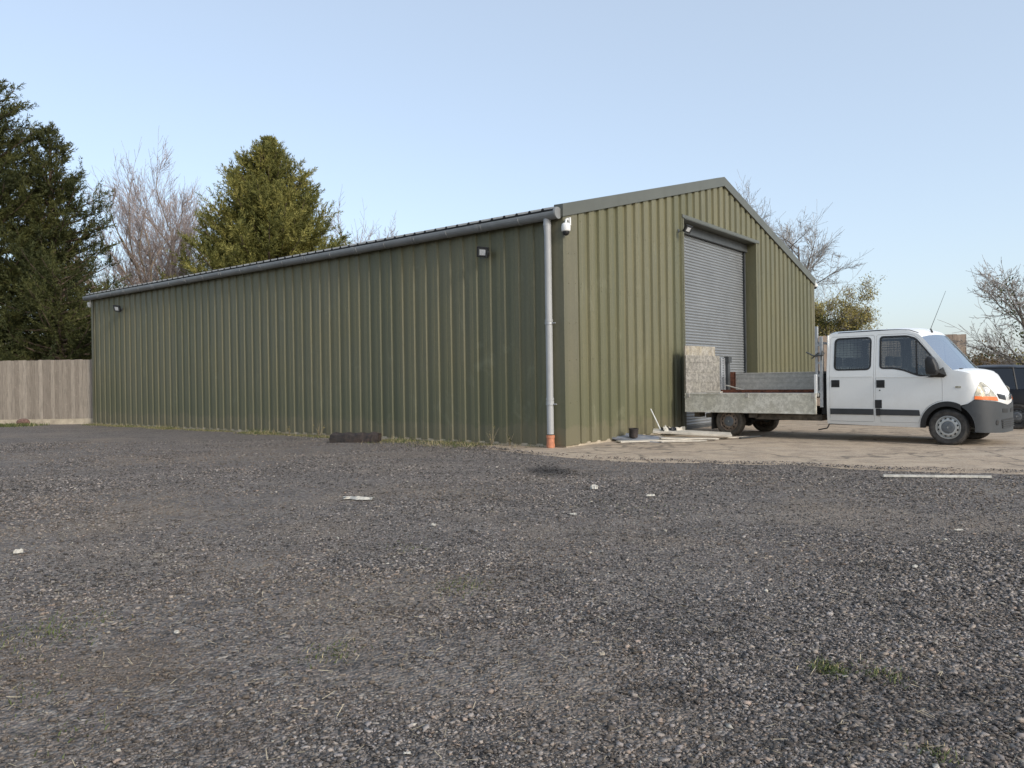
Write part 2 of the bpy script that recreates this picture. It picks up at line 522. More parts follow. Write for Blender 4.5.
M['hedge_leaf'] = make_foliage('brown_hedge_leaves', [(0.2, (0.07, 0.06, 0.03)), (0.55, (0.19, 0.135, 0.065)), (0.9, (0.30, 0.21, 0.10))], 0.3, 1.4)
M['grass'] = make_tint('grass_and_straw', 0.8)
M['white_plastic'] = simple('white_plastic', (0.74, 0.74, 0.72), 0.5, 0, 0.08, 8)
M['batten'] = make_mottled('dirty_white_batten', (0.60, 0.585, 0.54), (0.25, 0.235, 0.20), (0.50, 0.47, 0.40), 0.5)
M['white_scrap'] = simple('dirty_white_scrap', (0.44, 0.42, 0.37), 0.7, 0, 0.2, 20)
M['pale_board'] = simple('pale_dusty_board', (0.50, 0.46, 0.39), 0.8, 0, 0.18, 5)
M['blue_sheet'] = simple('grey_blue_sheet', (0.27, 0.29, 0.33), 0.5, 0.2, 0.2, 6)
M['sleeper'] = make_mottled('tarred_timber', (0.035, 0.028, 0.025), (0.012, 0.01, 0.01), (0.06, 0.04, 0.03), 0.6)
M['brick'] = simple('brown_lump', (0.17, 0.10, 0.08), 0.9, 0, 0.3, 20, 0.4)
M['led'] = simple('floodlight_reflector', (0.70, 0.72, 0.74), 0.3, 0.3, 0.15, 40)

# ------------------------------------------------------------------ ground
def vnoise(x, y, sc_, seed=0):
    """cheap smooth value noise, numpy"""
    x = x * sc_ + seed * 17.3; y = y * sc_ + seed * 9.1
    xi = np.floor(x).astype(np.int64); yi = np.floor(y).astype(np.int64)
    fx = x - xi; fy = y - yi
    fx = fx * fx * (3 - 2 * fx); fy = fy * fy * (3 - 2 * fy)
    def h(a, b):
        n = (a * 374761393 + b * 668265263 + seed * 1442695) & 0x7fffffff
        n = ((n ^ (n >> 13)) * 1274126177) & 0x7fffffff
        return (n & 0xffff) / 65535.0
    return (h(xi, yi) * (1 - fx) + h(xi + 1, yi) * fx) * (1 - fy) + (h(xi, yi + 1) * (1 - fx) + h(xi + 1, yi + 1) * fx) * fy


def ground_z(x, y):
    x = np.asarray(x, float); y = np.asarray(y, float)
    return 0.022 * vnoise(x, y, 0.45, 1) + 0.012 * vnoise(x, y, 1.7, 2) + 0.006 * vnoise(x, y, 6.0, 3) - 0.030


b = MB()
b.add([(-900, -300, -0.06), (900, -300, -0.06), (900, 1500, -0.06), (-900, 1500, -0.06)], [(0, 1, 2, 3)])
tag(b.build('ground', M['dirt']), kind='structure')


def grid_sheet(name, x0, x1, y0, y1, st, mat, zf):
    xs = np.arange(x0, x1 + 1e-6, st); ys = np.arange(y0, y1 + 1e-6, st)
    X, Y = np.meshgrid(xs, ys)
    V = np.stack([X.ravel(), Y.ravel(), zf(X, Y).ravel()], 1)
    nx = len(xs); ny = len(ys)
    i = (np.arange(ny - 1)[:, None] * nx + np.arange(nx - 1)[None, :]).ravel()
    Fc = np.stack([i, i + 1, i + 1 + nx, i + nx], 1)
    return np_mesh(name, V, Fc, mat, smooth=True)


tag(grid_sheet('gravel_yard', -42, 34, -8, 36, 0.16, M['gravel'], ground_z), kind='structure')

# concrete and dirt apron before the gable, ragged near edge
edge = [(-0.75, 15.9), (-0.26, 15.25), (0.13, 14.6), (0.49, 14.09), (1.2, 13.44), (2.07, 12.81), (3.22, 12.18), (4.35, 11.74), (5.26, 11.09), (6.86, 10.42), (9.5, 9.4), (14, 8.2), (20, 7.2), (30, 6.2)]
near = []
for i in range(len(edge) - 1):
    (xa, ya), (xb, yb) = edge[i], edge[i + 1]
    n = max(2, int(math.dist(edge[i], edge[i + 1]) / 0.07))
    for k in range(n):
        t = k / n
        x, y = xa + (xb - xa) * t, ya + (yb - ya) * t
        rag = 0.05 if x < 3.2 else 0.32
        y += rag * (float(vnoise(np.array(x), np.array(y), 1.1, 5)) - 0.5) * 2 + rag * 0.5 * (float(vnoise(np.array(x), np.array(y), 6, 6)) - 0.5)
        near.append((x, y))
b = MB()
vs = [(x, y - .05, -0.03) for x, y in near] + [(x, y + (.35 if x > 3 else .15), 0.006) for x, y in near] + [(x, 16 + 0.9 * (x + 0.75) if x < 12 else 36, 0.012) for x, y in near]
n = len(near)
fs = []
for i in range(n - 1):
    fs += [(i, i + 1, n + i + 1, n + i), (n + i, n + i + 1, 2 * n + i + 1, 2 * n + i)]
b.add(vs, fs)
tag(b.build('concrete_apron', M['apron']), kind='structure')

# ------------------------------------------------------------------ loose stones (close gravel)
def scatter(n, y0, y1, dens_pow=1.0):
    ys = y0 + (y1 - y0) * RNG.random(n) ** dens_pow
    xs = (RNG.random(n) * 2 - 1) * (ys * 0.70 + 0.7)
    return xs, ys


def edge_y(x):
    ex = np.array([e[0] for e in edge]); ey = np.array([e[1] for e in edge])
    return np.interp(x, ex, ey, left=99)


def make_stones():
    parts = []
    for n, y0, y1, s0, sg in ((120000, 2.1, 4.3, 0.0052, 0.48), (135000, 4.3, 7.6, 0.0064, 0.48), (85000, 7.6, 13.0, 0.0092, 0.42), (42000, 13.0, 19.5, 0.014, 0.3)):
        xs, ys = scatter(n, y0, y1)
        parts.append((xs, ys, s0 * np.exp(RNG.normal(0, sg, n))))
    # a thin spill of stones over the edge of the apron
    xe = RNG.uniform(-0.7, 9, 3200); ye = edge_y(xe) + np.abs(RNG.normal(0, 0.22, 3200)) - 0.15
    parts.append((xe, ye, 0.009 * np.exp(RNG.normal(0, 0.4, 3200))))
    X = np.concatenate([p[0] for p in parts]); Y = np.concatenate([p[1] for p in parts]); S = np.concatenate([p[2] for p in parts])
    # clumps of coarser and finer stone
    c = vnoise(X, Y, 0.55, 11)
    c2 = vnoise(X, Y, 2.3, 12)
    S = np.clip(S * 0.85 * (0.72 + 0.50 * c + 0.2 * c2), 0.003, 0.019)
    cb_ = vnoise(X, Y, 0.42, 21) * .6 + vnoise(X, Y, 1.3, 22) * .4
    keep = (RNG.random(len(X)) < (0.45 + 0.75 * c) * np.clip(1.55 - 1.7 * np.clip(cb_ - .46, 0, 1) * 3, .35, 1))
    keep &= ~((Y > edge_y(X) + .5) | (((X - 1.047) * -.6239 + (Y - 15.479) * -.7815 < .1) & (X < 1)))
    X, Y, S, c, c2 = X[keep], Y[keep], S[keep], c[keep], c2[keep]
    n = len(X)
    cube = np.array([(-1, -1, -1), (1, -1, -1), (1, 1, -1), (-1, 1, -1), (-1, -1, 1), (1, -1, 1), (1, 1, 1), (-1, 1, 1)], float)
    V = cube[None] * np.array([1, 1, 1]) + RNG.uniform(-0.75, 0.75, (n, 8, 3))
    sc3 = np.stack([RNG.uniform(0.75, 1.35, n), RNG.uniform(0.6, 1.0, n), RNG.uniform(0.28, 0.6, n)], 1) * S[:, None]
    V = V * sc3[:, None, :] * 0.62
    a = RNG.uniform(0, 2 * math.pi, n); t = RNG.normal(0, 0.35, n)
    ca, sa, ct, st = np.cos(a), np.sin(a), np.cos(t), np.sin(t)
    x, y, z = V[..., 0], V[..., 1], V[..., 2]
    y, z = y * ct[:, None] - z * st[:, None], y * st[:, None] + z * ct[:, None]
    x, y = x * ca[:, None] - y * sa[:, None], x * sa[:, None] + y * ca[:, None]
    gz = ground_z(X, Y)
    ap = (Y > edge_y(X))
    gz = np.where(ap, 0.012, gz)
    V = np.stack([x + X[:, None], y + Y[:, None], z + gz[:, None] + (S * 0.28)[:, None]], 2).reshape(-1, 3)
    fc = np.array([(0, 3, 2, 1), (4, 5, 6, 7), (0, 1, 5, 4), (1, 2, 6, 5), (2, 3, 7, 6), (3, 0, 4, 7)])
    Fc = (np.arange(n)[:, None, None] * 8 + fc[None]).reshape(-1, 4)
    v = RNG.random(n)
    base = 0.040 + 0.25 * v ** 1.7
    warm = RNG.random(n)
    big = vnoise(X, Y, 0.42, 21) * .6 + vnoise(X, Y, 1.3, 22) * .4
    base *= 1.12; col = np.stack([base * 1.10, base * 0.985, base * 0.90], 1)
    col[warm > 0.72] *= np.array([1.05, 1.0, 0.93])
    col[(warm > 0.9) & (big > 0.45)] *= np.array([1.06, 0.97, 0.93])
    col[warm < 0.2] *= np.array([0.98, 0.99, 1.03])
    pale = RNG.random(n) < 0.010
    col[pale] = np.array([0.46, 0.43, 0.37]) * RNG.uniform(0.7, 1.1, (pale.sum(), 1))
    tan = np.clip((big - 0.48) * 4.0, 0, 1.0)[:, None]
    col = col * (1 - 0.45 * tan) + np.array([0.215, 0.172, 0.132]) * 0.45 * tan
    dk = np.clip((0.42 - c2) * 2, 0, 0.5)[:, None]
    col = col * (1 - 0.6 * dk)
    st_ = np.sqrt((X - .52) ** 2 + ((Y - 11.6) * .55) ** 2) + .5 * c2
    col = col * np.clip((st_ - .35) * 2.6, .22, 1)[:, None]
    soil = np.clip(1.3 - np.sqrt(((X + 1.95) / 1.15) ** 2 + ((Y - 3.75) / .75) ** 2) - .8 * (c2 - .5), 0, 1)[:, None] * .5
    col = col * (1 - soil) + np.array([0.160, 0.125, 0.095]) * soil * RNG.uniform(.6, 1.3, (n, 1))
    col4 = np.concatenate([col, np.ones((n, 1))], 1)
    C4 = np.repeat(col4, 6, 0)
    tag(np_mesh('loose_gravel', V, Fc, M['stones'], color=C4), 'loose dark grey and brown crushed stones lying over the whole yard', 'gravel', kind='stuff')


make_stones()


def make_straw():
    n = 9000
    xs, ys = scatter(n, 2.2, 11, 0.8)
    k = RNG.random(n) < (np.clip(vnoise(xs, ys, 0.42, 21) * 1.9 - 0.35, 0.1, 1))
    xs, ys = xs[k], ys[k]; n = len(xs)
    ln = RNG.uniform(0.006, 0.035, n); w = RNG.uniform(0.0008, 0.0022, n); a = RNG.uniform(0, 2 * math.pi, n)
    dx, dy = np.cos(a), np.sin(a)
    z = ground_z(xs, ys) + RNG.uniform(0.010, 0.018, n); tz = RNG.normal(0, 0.18, n)
    c0 = []
    for s1, s2, s3 in ((-1, -1, 0), (1, -1, 0), (1, 1, 0), (0, 0, 1.6)):
        c0.append(np.stack([xs + dx * ln * s1 - dy * w * s2, ys + dy * ln * s1 + dx * w * s2, z + s1 * ln * tz + s3 * w], 1))
    c0[3] = np.stack([xs - dx * ln, ys - dy * ln, z - ln * tz + w], 1)
    V = np.stack(c0, 1).reshape(-1, 3)
    Fc = (np.arange(n)[:, None, None] * 4 + np.array([(0, 1, 2, 3)])[None]).reshape(-1, 4)
    col = np.array([0.42, 0.36, 0.25]) * RNG.uniform(0.45, 1.2, (n, 1))
    tag(np_mesh('dry_straw', V, Fc, M['straw'], color=np.concatenate([col, np.ones((n, 1))], 1)), 'thin bits of pale straw and twig strewn on the gravel', 'straw', kind='stuff')


make_straw()


def blades(name, pts, hts, label, cat, green=0.5, spread=0.3, parent=None, wid=0.004):
    """grass blades: two-segment bent strips"""
    P = np.array(pts, float); n = len(P); H = np.array(hts, float)
    a = RNG.uniform(0, 2 * math.pi, n); lean = RNG.uniform(0.1, spread * 2, n)
    d = np.stack([np.cos(a), np.sin(a)], 1); s = np.stack([-np.sin(a + 0.8), np.cos(a + 0.8)], 1)
    w = wid * RNG.uniform(0.6, 1.5, n)[:, None]
    def lv(k, f):
        c = P[:, :2] + d * (lean * H * k ** 1.8)[:, None]
        z = P[:, 2] + H * k * (1 - 0.25 * lean * k)
        return [np.concatenate([c - s * w * f, z[:, None]], 1), np.concatenate([c + s * w * f, z[:, None]], 1)]
    rows = lv(0, 1) + lv(0.5, 0.9) + lv(1.0, 0.15)
    V = np.stack(rows, 1).reshape(-1, 3)
    Fc = (np.arange(n)[:, None, None] * 6 + np.array([(0, 1, 3, 2), (2, 3, 5, 4)])[None]).reshape(-1, 4)
    isg = RNG.random(n) < green
    col = np.where(isg[:, None], np.array([0.085, 0.105, 0.034]), np.array([0.34, 0.28, 0.16])) * RNG.uniform(0.55, 1.35, (n, 1))
    C4 = np.repeat(np.concatenate([col, np.ones((n, 1))], 1), 2, 0)
    return tag(np_mesh(name, V, Fc, M['grass'], parent, color=C4), label, cat, kind='stuff')


pts, hts = [], []
for i in range(42000):
    s = random.random() ** 0.8 * 20.9 + 0.25
    dn = float(vnoise(np.array(s), np.array(0.), 1.3, 4))
    if random.random() > (dn * 1.5 - .1): continue
    o = 0.03 + abs(random.gauss(0, (0.16 + 0.10 * dn) * (2.0 if 0.9 < s < 6 else 1)))
    p = on_shed(-o, s)
    pts.append((p.x, p.y, float(ground_z(p.x, p.y)) - 0.01)); hts.append(random.uniform(0.018, 0.06) * (0.5 + dn) * (1.0 if random.random() < 0.93 else 2.4))
blades('verge_grass', pts, hts, 'straggly strip of grass and straw at the foot of the side wall', 'grass', 0.6, 0.45)
pts, hts = [], []
for (cx, cy, r, k) in ((-0.36, 5.12, 0.10, 200), (1.44, 3.58, 0.045, 380), (1.66, 3.50, 0.05, 150), (-0.94, 3.92, 0.07, 170), (-2.6, 4.3, 0.16, 420), (-2.2, 3.4, 0.1, 60), (1.2, 8.2, 0.3, 90), (1.5, 2.75, 0.04, 90), (-1.8, 3.0, 0.12, 60), (-0.9, 6.4, 0.12, 50), (2.6, 3.3, 0.1, 26)):
    for i in range(k):
        x = random.gauss(cx, r); y = random.gauss(cy, r * 1.2)
        pts.append((x, y, float(ground_z(x, y)))); hts.append(random.uniform(0.010, 0.032))
blades('weed_patches', pts, hts, 'tiny green weeds sprouting in patches out of the gravel', 'weeds', 0.9, 0.8, wid=0.0022)
pts, hts = [], []
for i in range(9000):
    x = random.uniform(-27, -17.0); y = 28.7 - abs(random.gauss(0, 0.55)) - 0.15
    if x > -17.6 and random.random() < 0.7: continue
    pts.append((x, y, -0.03)); hts.append(random.uniform(0.05, 0.16))
blades('fence_grass', pts, hts, 'bright green grass at the foot of the left timber fence', 'grass', 0.92, 0.3, wid=0.008)

# ------------------------------------------------------------------ shed
shed = empty('metal_shed', CORNER, SHED_ROT)
tag(shed, 'large olive green corrugated metal shed with low pitched roof', 'shed')
W, LEN, EAVE, RIDGE = 15.6, 21.1, 4.86, 6.92
DX0, DX1, DH = 5.33, 10.17, 5.40


def rake(x):
    return EAVE + (RIDGE - EAVE) * (1 - abs(x - W / 2) / (W / 2))


PIT = 0.39
def profile(w0, w1, phase=0.0, crest=0.205, slope=0.022, dep=0.052):
    """list of (w, d) of a box profile sheet; also a low stiffener rib on the crest"""
    out = []
    k = math.floor((w0 - phase) / PIT) - 1
    v = PIT - crest - 2 * slope
    while True:
        s = phase + k * PIT
        if s > w1: break
        for dw, d in ((0, 0), (slope, dep), (slope + crest * .42, dep), (slope + crest * .46, dep - .005), (slope + crest * .54, dep - .005), (slope + crest * .58, dep), (slope + crest, dep), (2 * slope + crest, 0), (2 * slope + crest + v * 0.5, 0)):
            out.append((s + dw, d))
        k += 1
    def at(w):
        for (a, da), (b_, db) in zip(out, out[1:]):
            if a <= w <= b_: return da + (db - da) * (w - a) / max(1e-9, b_ - a)
        return 0
    res = [(w0, at(w0))] + [p for p in out if w0 < p[0] < w1] + [(w1, at(w1))]
    return res


def clad_strip(mb, prof, zb, zt, place, extra=(), mi=0):
    ws = sorted(set([p[0] for p in prof] + [e for e in extra if prof[0][0] < e < prof[-1][0]]))
    def at(w):
        for (a, da), (b_, db) in zip(prof, prof[1:]):
            if a <= w <= b_: return da + (db - da) * (w - a) / max(1e-9, b_ - a)
        return 0
    for a, b_ in zip(ws, ws[1:]):
        mb.add([place(a, at(a), zb(a)), place(b_, at(b_), zb(b_)), place(b_, at(b_), zt(b_)), place(a, at(a), zt(a))], [(0, 1, 2, 3)], mi)


def stud(mb, p, axis, r=0.011, h=0.008, mi=0):
    A = {'x': Matrix.Identity(3), 'y': Matrix.Rotation(math.pi / 2, 3, 'Z')}[axis]
    sgn = -1
    vs, fs = [], []
    for k in range(6):
        t = k * math.pi / 3
        vs.append(Vector(p) + A @ Vector((0, r * math.cos(t), r * math.sin(t))))
    for k in range(6):
        t = k * math.pi / 3
        vs.append(Vector(p) + A @ Vector((sgn * h, r * 0.8 * math.cos(t), r * 0.8 * math.sin(t))))
    fs = [(k, (k + 1) % 6, 6 + (k + 1) % 6, 6 + k) for k in range(6)] + [tuple(range(6, 12))]
    mb.add(vs, fs, mi)


# side wall (outward -x)
b = MB()
pf = profile(0.28, LEN - 0.02, 0.30, dep=.034)
clad_strip(b, pf, lambda w: 0.04, lambda w: EAVE - 0.16, lambda w, d, z: (-d, w, z))
k = 0
y = 0.30 + 0.022 + 0.045
while y < LEN - .1:
    for z in (0.30, 1.75, 3.3, 4.55):
        stud(b, (-0.035, y, z + random.uniform(-.01, .01)), 'x')
    y += PIT
b.build('side_wall', M['clad_side'], shed)
# gable wall with the door opening (outward -y)
b = MB()
pl = lambda w, d, z: (w, -d, z)
clad_strip(b, profile(0.44, DX0 - 0.06, 0.50), lambda w: 0.06, lambda w: rake(w) - 0.08, pl, (W / 2,))
clad_strip(b, profile(DX0 - 0.06, DX1 + 0.06, 0.50), lambda w: DH + 0.04, lambda w: rake(w) - 0.08, pl, (W / 2,))
clad_strip(b, profile(DX1 + 0.06, W - 0.05, 0.50), lambda w: 0.06, lambda w: rake(w) - 0.08, pl, (W / 2,))
x = 0.50 + 0.03 + 0.045
while x < W - .1:
    for z in (0.30, 1.8, 3.25, 3.32, 4.6):
        if not (DX0 - .15 < x < DX1 + .1):
            stud(b, (x + random.uniform(-.01, .01), -0.053, z + random.uniform(-.015, .015)), 'y')
    x += PIT
b.build('gable_wall', M['clad_gable'], shed)
# other two walls
b = MB()
clad_strip(b, profile(0.05, LEN - .05), lambda w: 0.04, lambda w: EAVE - 0.1, lambda w, d, z: (W + d, w, z))
b.build('far_side_wall', M['clad_side'], shed)
b = MB()
clad_strip(b, profile(0.05, W - .05), lambda w: 0.04, lambda w: rake(w) - 0.1, lambda w, d, z: (w, LEN + d, z), (W / 2,))
b.build('rear_wall', M['clad_side'], shed)
# flashings
b = MB()
TR = 0.06
b.box((-TR, -TR, 0.05), (0.45, -TR + 0.004, rake(.2) - .1))
b.box((-TR, -TR + 0.004, 0.05), (-TR + 0.004, 0.29, EAVE - 0.06))
b.box((0.446, -TR + .004, 0.05), (0.45, -0.002, rake(.2) - .1))
for z in (0.9, 1.75, 2.5, 3.3, 3.9):
    stud(b, (0.12, -TR, z), 'y', 0.012); stud(b, (0.36, -TR, z + .02), 'y', 0.012)
b.build('corner_flashing', M['trim'], shed)
b = MB()
b.box((W - .10, -TR, 0.05), (W + .05, -TR + .004, rake(W - .05) - .15)); b.box((W + .046, -TR, 0.05), (W + .05, 0.15, EAVE - .1))
b.build('corner_flashing', M['trim'], shed)
b = MB()
b.box((-TR, LEN - .10, 0.05), (-TR + .004, LEN + .05, EAVE - .12)); b.box((-TR, LEN + .05, 0.05), (.15, LEN + .054, EAVE - .12))
b.build('corner_flashing', M['trim'], shed)
# base sheet edge drip
b = MB()
b.box((0.0, -0.02, -0.05), (DX0 - .1, 0.02, 0.075)); b.box((DX1 + .1, -0.02, -0.05), (W, 0.02, 0.075)); b.box((-0.02, 0.02, -0.05), (0.02, LEN, 0.06))
b.build('wall_plinth', M['gravel_board'], shed)
# verge trims on the gable
for (xa, xb) in ((-0.10, W / 2), (W / 2, W + 0.10)):
    b = MB()
    n = 3
    za, zb = rake(xa), rake(xb)
    yo = -0.095
    vs = [(xa, yo, za - .23), (xb, yo, zb - .23), (xb, yo, zb + .02), (xa, yo, za + .02),
          (xa, 0.12, za + .03), (xb, 0.12, zb + .03), (xa, -0.045, za - .235), (xb, -0.045, zb - .235), (xa, 0.12, za - .02), (xb, 0.12, zb - .02)]
    b.add(vs, [(0, 1, 2, 3), (3, 2, 5, 4), (0, 6, 7, 1), (4, 5, 9, 8), (0, 3, 4, 8, 6), (1, 7, 9, 5, 2)])
    for t in (0.27, 0.55, 0.8):   # lap joints
        xm = xa + (xb - xa) * t; zm = rake(xm)
        sl = (zb - za) / (xb - xa)
        b.add([(xm, yo - .003, zm - .228), (xm + .09, yo - .003, zm - .228 + sl * .09), (xm + .09, yo - .003, zm + .018 + sl * .09), (xm, yo - .003, zm + .018)], [(0, 1, 2, 3)])
    b.build('verge_trim', M['verge'], shed)
# roof sheets, ribs run up the slope, black filler in the rib ends at the eaves
SL = math.atan2(RIDGE - EAVE, W / 2)
for side in (0, 1):
    b = MB()
    def rp(u, y, d):
        x = -0.16 + u * math.cos(SL); z = (EAVE - 0.035) - 0.16 * math.tan(SL) + u * math.sin(SL) + d
        return (x, y, z) if side == 0 else (W - x, y, z)
    ULEN = (W / 2 + 0.16) / math.cos(SL)
    y = 0.10
    prof = []
    while y < LEN + 0.05:
        prof += [(y, 0), (y + .22, 0), (y + .245, .035), (y + .275, .035), (y + .30, 0)]
        y += 0.333
    prof.append((LEN + .08, 0))
    for (ya, da), (yb, db) in zip(prof, prof[1:]):
        b.add([rp(0, ya, da), rp(0, yb, db), rp(ULEN, yb, db), rp(ULEN, ya, da)], [(0, 1, 2, 3)])
        b.add([rp(0, ya, -.012), rp(0, yb, -.012), rp(0, yb, db), rp(0, ya, da)], [(0, 1, 2, 3)], 1 if (da + db) > 0 else 0)
    b.add([rp(0, 0.1, -.03), rp(0, LEN + .08, -.03), rp(0, LEN + .08, -.012), rp(0, .1, -.012)], [(0, 1, 2, 3)], 1)  # black strip paints the shadow line below the sheet edge
    b.add([rp(0, 0.1, -.03), rp(0, LEN + .08, -.03), rp(ULEN, LEN + .08, -.03), rp(ULEN, .1, -.03)], [(0, 1, 2, 3)], 1)
    b.build('roof', [M['roof'], M['filler']], shed)
# gutter: half round with outlet, joints and brackets
b = MB()
GX, GZ, GR = -0.175, EAVE - 0.19, 0.115
sec = [(GX + GR * math.cos(t), GZ + GR * math.sin(t)) for t in [math.pi + k * math.pi / 10 for k in range(11)]]
sec = [(GX - GR, GZ + .035)] + sec + [(GX + GR, GZ + .035)]
y0, y1 = -0.02, LEN + 0.22
for (xa, za), (xb, zb) in zip(sec, sec[1:]):
    b.add([(xa, y0, za), (xb, y0, zb), (xb, y1, zb), (xa, y1, za)], [(0, 1, 2, 3)])
b.add([(x, y0, z) for x, z in sec], [tuple(range(len(sec)))]); b.add([(x, y1, z) for x, z in sec], [tuple(range(len(sec)))])
ys = 2.0
while ys < LEN:
    s2 = [((x - GX) * 1.07 + GX, (z - GZ) * 1.07 + GZ) for x, z in sec]
    for (xa, za), (xb, zb) in zip(s2, s2[1:]):
        b.add([(xa, ys, za), (xb, ys, zb), (xb, ys + .09, zb), (xa, ys + .09, za)], [(0, 1, 2, 3)])
    for ee in (ys, ys + .09):
        b.add([(x, ee, z) for x, z in sec] + [(x, ee, z) for x, z in s2], [(i, i + 1, len(sec) + i + 1, len(sec) + i) for i in range(len(sec) - 1)])
    ys += 2.02
gut = b.build('gutter', M['gutter'], shed, True, angle=R(40))
ys = 0.9
while ys < LEN:
    b = MB()
    b.tube([(GX + (GR + .006) * math.cos(t), ys, GZ + (GR + .006) * math.sin(t)) for t in [math.pi + k * math.pi / 8 for k in range(9)]], 0.008, 5)
    b.box((GX + GR - .01, ys - .015, GZ), (-0.05, ys + .015, GZ + .03))
    b.build('gutter_bracket', M['gutter'], gut)
    ys += 1.01
b = MB()
MX = Matrix.Translation((GX, -0.035, GZ)) @ Matrix.Rotation(math.pi / 2, 4, 'Z')
b.lathe([(0.0, 0.0), (.115, 0.0), (.122, .02), (.122, .05), (.115, .055)], MX, 24)
b.build('gutter_end_cap', M['gutter'], gut, True, angle=R(40))
# downpipe
PY = 0.24
b = MB()
b.tube([(GX, PY, GZ - .08), (GX, PY, GZ - .22), (-0.165, PY, GZ - .4), (-0.165, PY + .0, 0.28)], [.076, .076, .070, .070], 20)
for z in (GZ - .20, 2.55, 0.98, 0.92):
    b.tube([(-0.165 if z < 4 else GX, PY, z - .025), (-0.165 if z < 4 else GX, PY, z + .025)], .080, 20)
pipe = b.build('downpipe', M['pipe'], shed, True, angle=R(40))
for z in (2.50, 0.88):
    b = MB()
    b.tube([(-0.165, PY, z - .018), (-0.165, PY, z + .018)], .083, 20)
    b.box((-0.09, PY - .012, z - .012), (-0.01, PY + .012, z + .012))
    b.tube([(-0.165, PY - .07, z), (-0.165, PY - .16, z)], .012, 8)
    b.build('pipe_bracket', M['galv'], pipe)
b = MB()
b.tube([(-0.165, PY, -.05), (-0.165, PY, 0.20), (-0.165, PY, 0.205), (-0.165, PY, .26)], [.078, .078, .087, .087], 20)
b.tube([(-0.165, PY, .02), (-0.165, PY, .08)], .085, 20)
b.build('drain_collar', M['orange_pipe'], pipe, True, angle=R(40))

# door: surround, reveals, guide rails, slatted curtain
RV = 0.44
b = MB()
b.box((DX0 - .10, -.052, 0.02), (DX0, -.046, DH + .10))
b.box((DX0 - .004, -.046, 0.02), (DX0, RV, DH))
b.build('door_jamb', M['trim'], shed)
b = MB()
b.box((DX1, -.052, 0.02), (DX1 + .20, -.046, DH + .10))
b.box((DX1, -.046, 0.02), (DX1 + .004, RV, DH))
b.build('door_jamb', M['clad_side'], shed)
b = MB()
b.box((DX0 - .12, -.075, DH + .02), (DX1 + .22, -.053, DH + .10))
b.box((DX0, -.075, DH), (DX1, RV, DH + .012))
b.build('door_head', M['verge'], shed)
shut = empty('roller_shutter', (0, 0, 0)); shut.parent = shed
b = MB()
n = int(DH / 0.078)
for i in range(n):
    z = 0.02 + i * 0.078
    prof = [(0, 0), (.010, .010), (.022, .022), (.025, .039), (.022, .056), (.010, .068), (0.0, .070), (0, .078)]
    for (da, za), (db, zb) in zip(prof, prof[1:]):
        b.add([(DX0 + .02, RV - .10 - da, z + za), (DX1 - .10, RV - .10 - da, z + za), (DX1 - .10, RV - .10 - db, z + zb), (DX0 + .02, RV - .10 - db, z + zb)], [(0, 1, 2, 3)])
b.build('curtain', M['shutter'], shut, True)
b = MB(); b.box((DX1 - .12, RV - .16, 0.02), (DX1 - .004, RV, DH - .02)); b.box((DX1 - .15, RV - .19, 0.02), (DX1 - .12, RV - .16, DH - .02)); b.build('guide_rail', M['dark_steel'], shut)
b = MB(); b.box((DX0 + .004, RV - .16, 0.02), (DX0 + .09, RV, DH - .02)); b.build('guide_rail', M['dark_steel'], shut)
b = MB(); b.box((DX0 + .004, RV - .22, DH - .24), (DX1 - .004, RV - .02, DH - .004)); b.build('shutter_hood', M['dark_steel'], shut)
b = MB(); b.box((DX0, RV, 0), (DX1, RV + .02, DH)); b.build('backing', M['seam'], shut)
b = MB(); b.box((DX0 + .09, RV - .13, 0.012), (DX1 - .12, RV - .09, 0.09)); b.build('bottom_rail', M['dark_steel'], shut)


# ------------------------------------------------------------------ lamps and cameras on the shed
def floodlight(loc, rz, tilt, yaw, label, size=.26, arm=.16):
    """local: wall at x=0, outward -x"""
    r = empty('floodlight', loc, rz)
    tag(r, label, 'floodlight', 'floodlights on the shed walls')
    Mx = Matrix.Translation((-arm, 0, 0)) @ Matrix.Rotation(R(9), 4, 'X') @ Matrix.Rotation(yaw, 4, 'Z') @ Matrix.Rotation(tilt, 4, 'Y')
    s = size / 2
    b = MB(); b.bbox((-.035, -s, -s * .85), (.02, s, s * .85), .008, 0, Mx)
    for k in range(7):
        yy = -s * .7 + k * s * .233
        b.box((.02, yy - .004, -s * .6), (.045, yy + .004, s * .6), 0, Mx)
    hs = b.build('housing', M['black'], r)
    b = MB(); b.box((-.040, -s * .80, -s * .66), (-.036, s * .80, s * .66), 0, Mx); gl = b.build('lamp_glass', M['dark_steel'], r)
    b = MB(); b.box((-.044, -s * .5, -s * .48), (-.0405, s * .5, s * .48), 0, Mx); b.build('reflector', M['led'], gl)
    b = MB()
    b.tube([(-.0, -.03, -.02), (-arm * .6, -.03, -.03), (-arm, -s - .012, -.02)], .011, 6)
    b.tube([(-arm, -s - .012, -.02), (-arm - .01, -s - .012, .0)], .014, 6)
    b.tube([(-arm, s + .012, -.02), (-arm * .9, s * .5, -s * 1.05), (-arm * .9, -s * .5, -s * 1.05), (-arm, -s - .012, -.02)], .009, 6)
    b.bbox((-.03, -.06, -.05), (0, 0.01, .03), .006)
    b.build('bracket', M['dark_steel'], r)
    return r


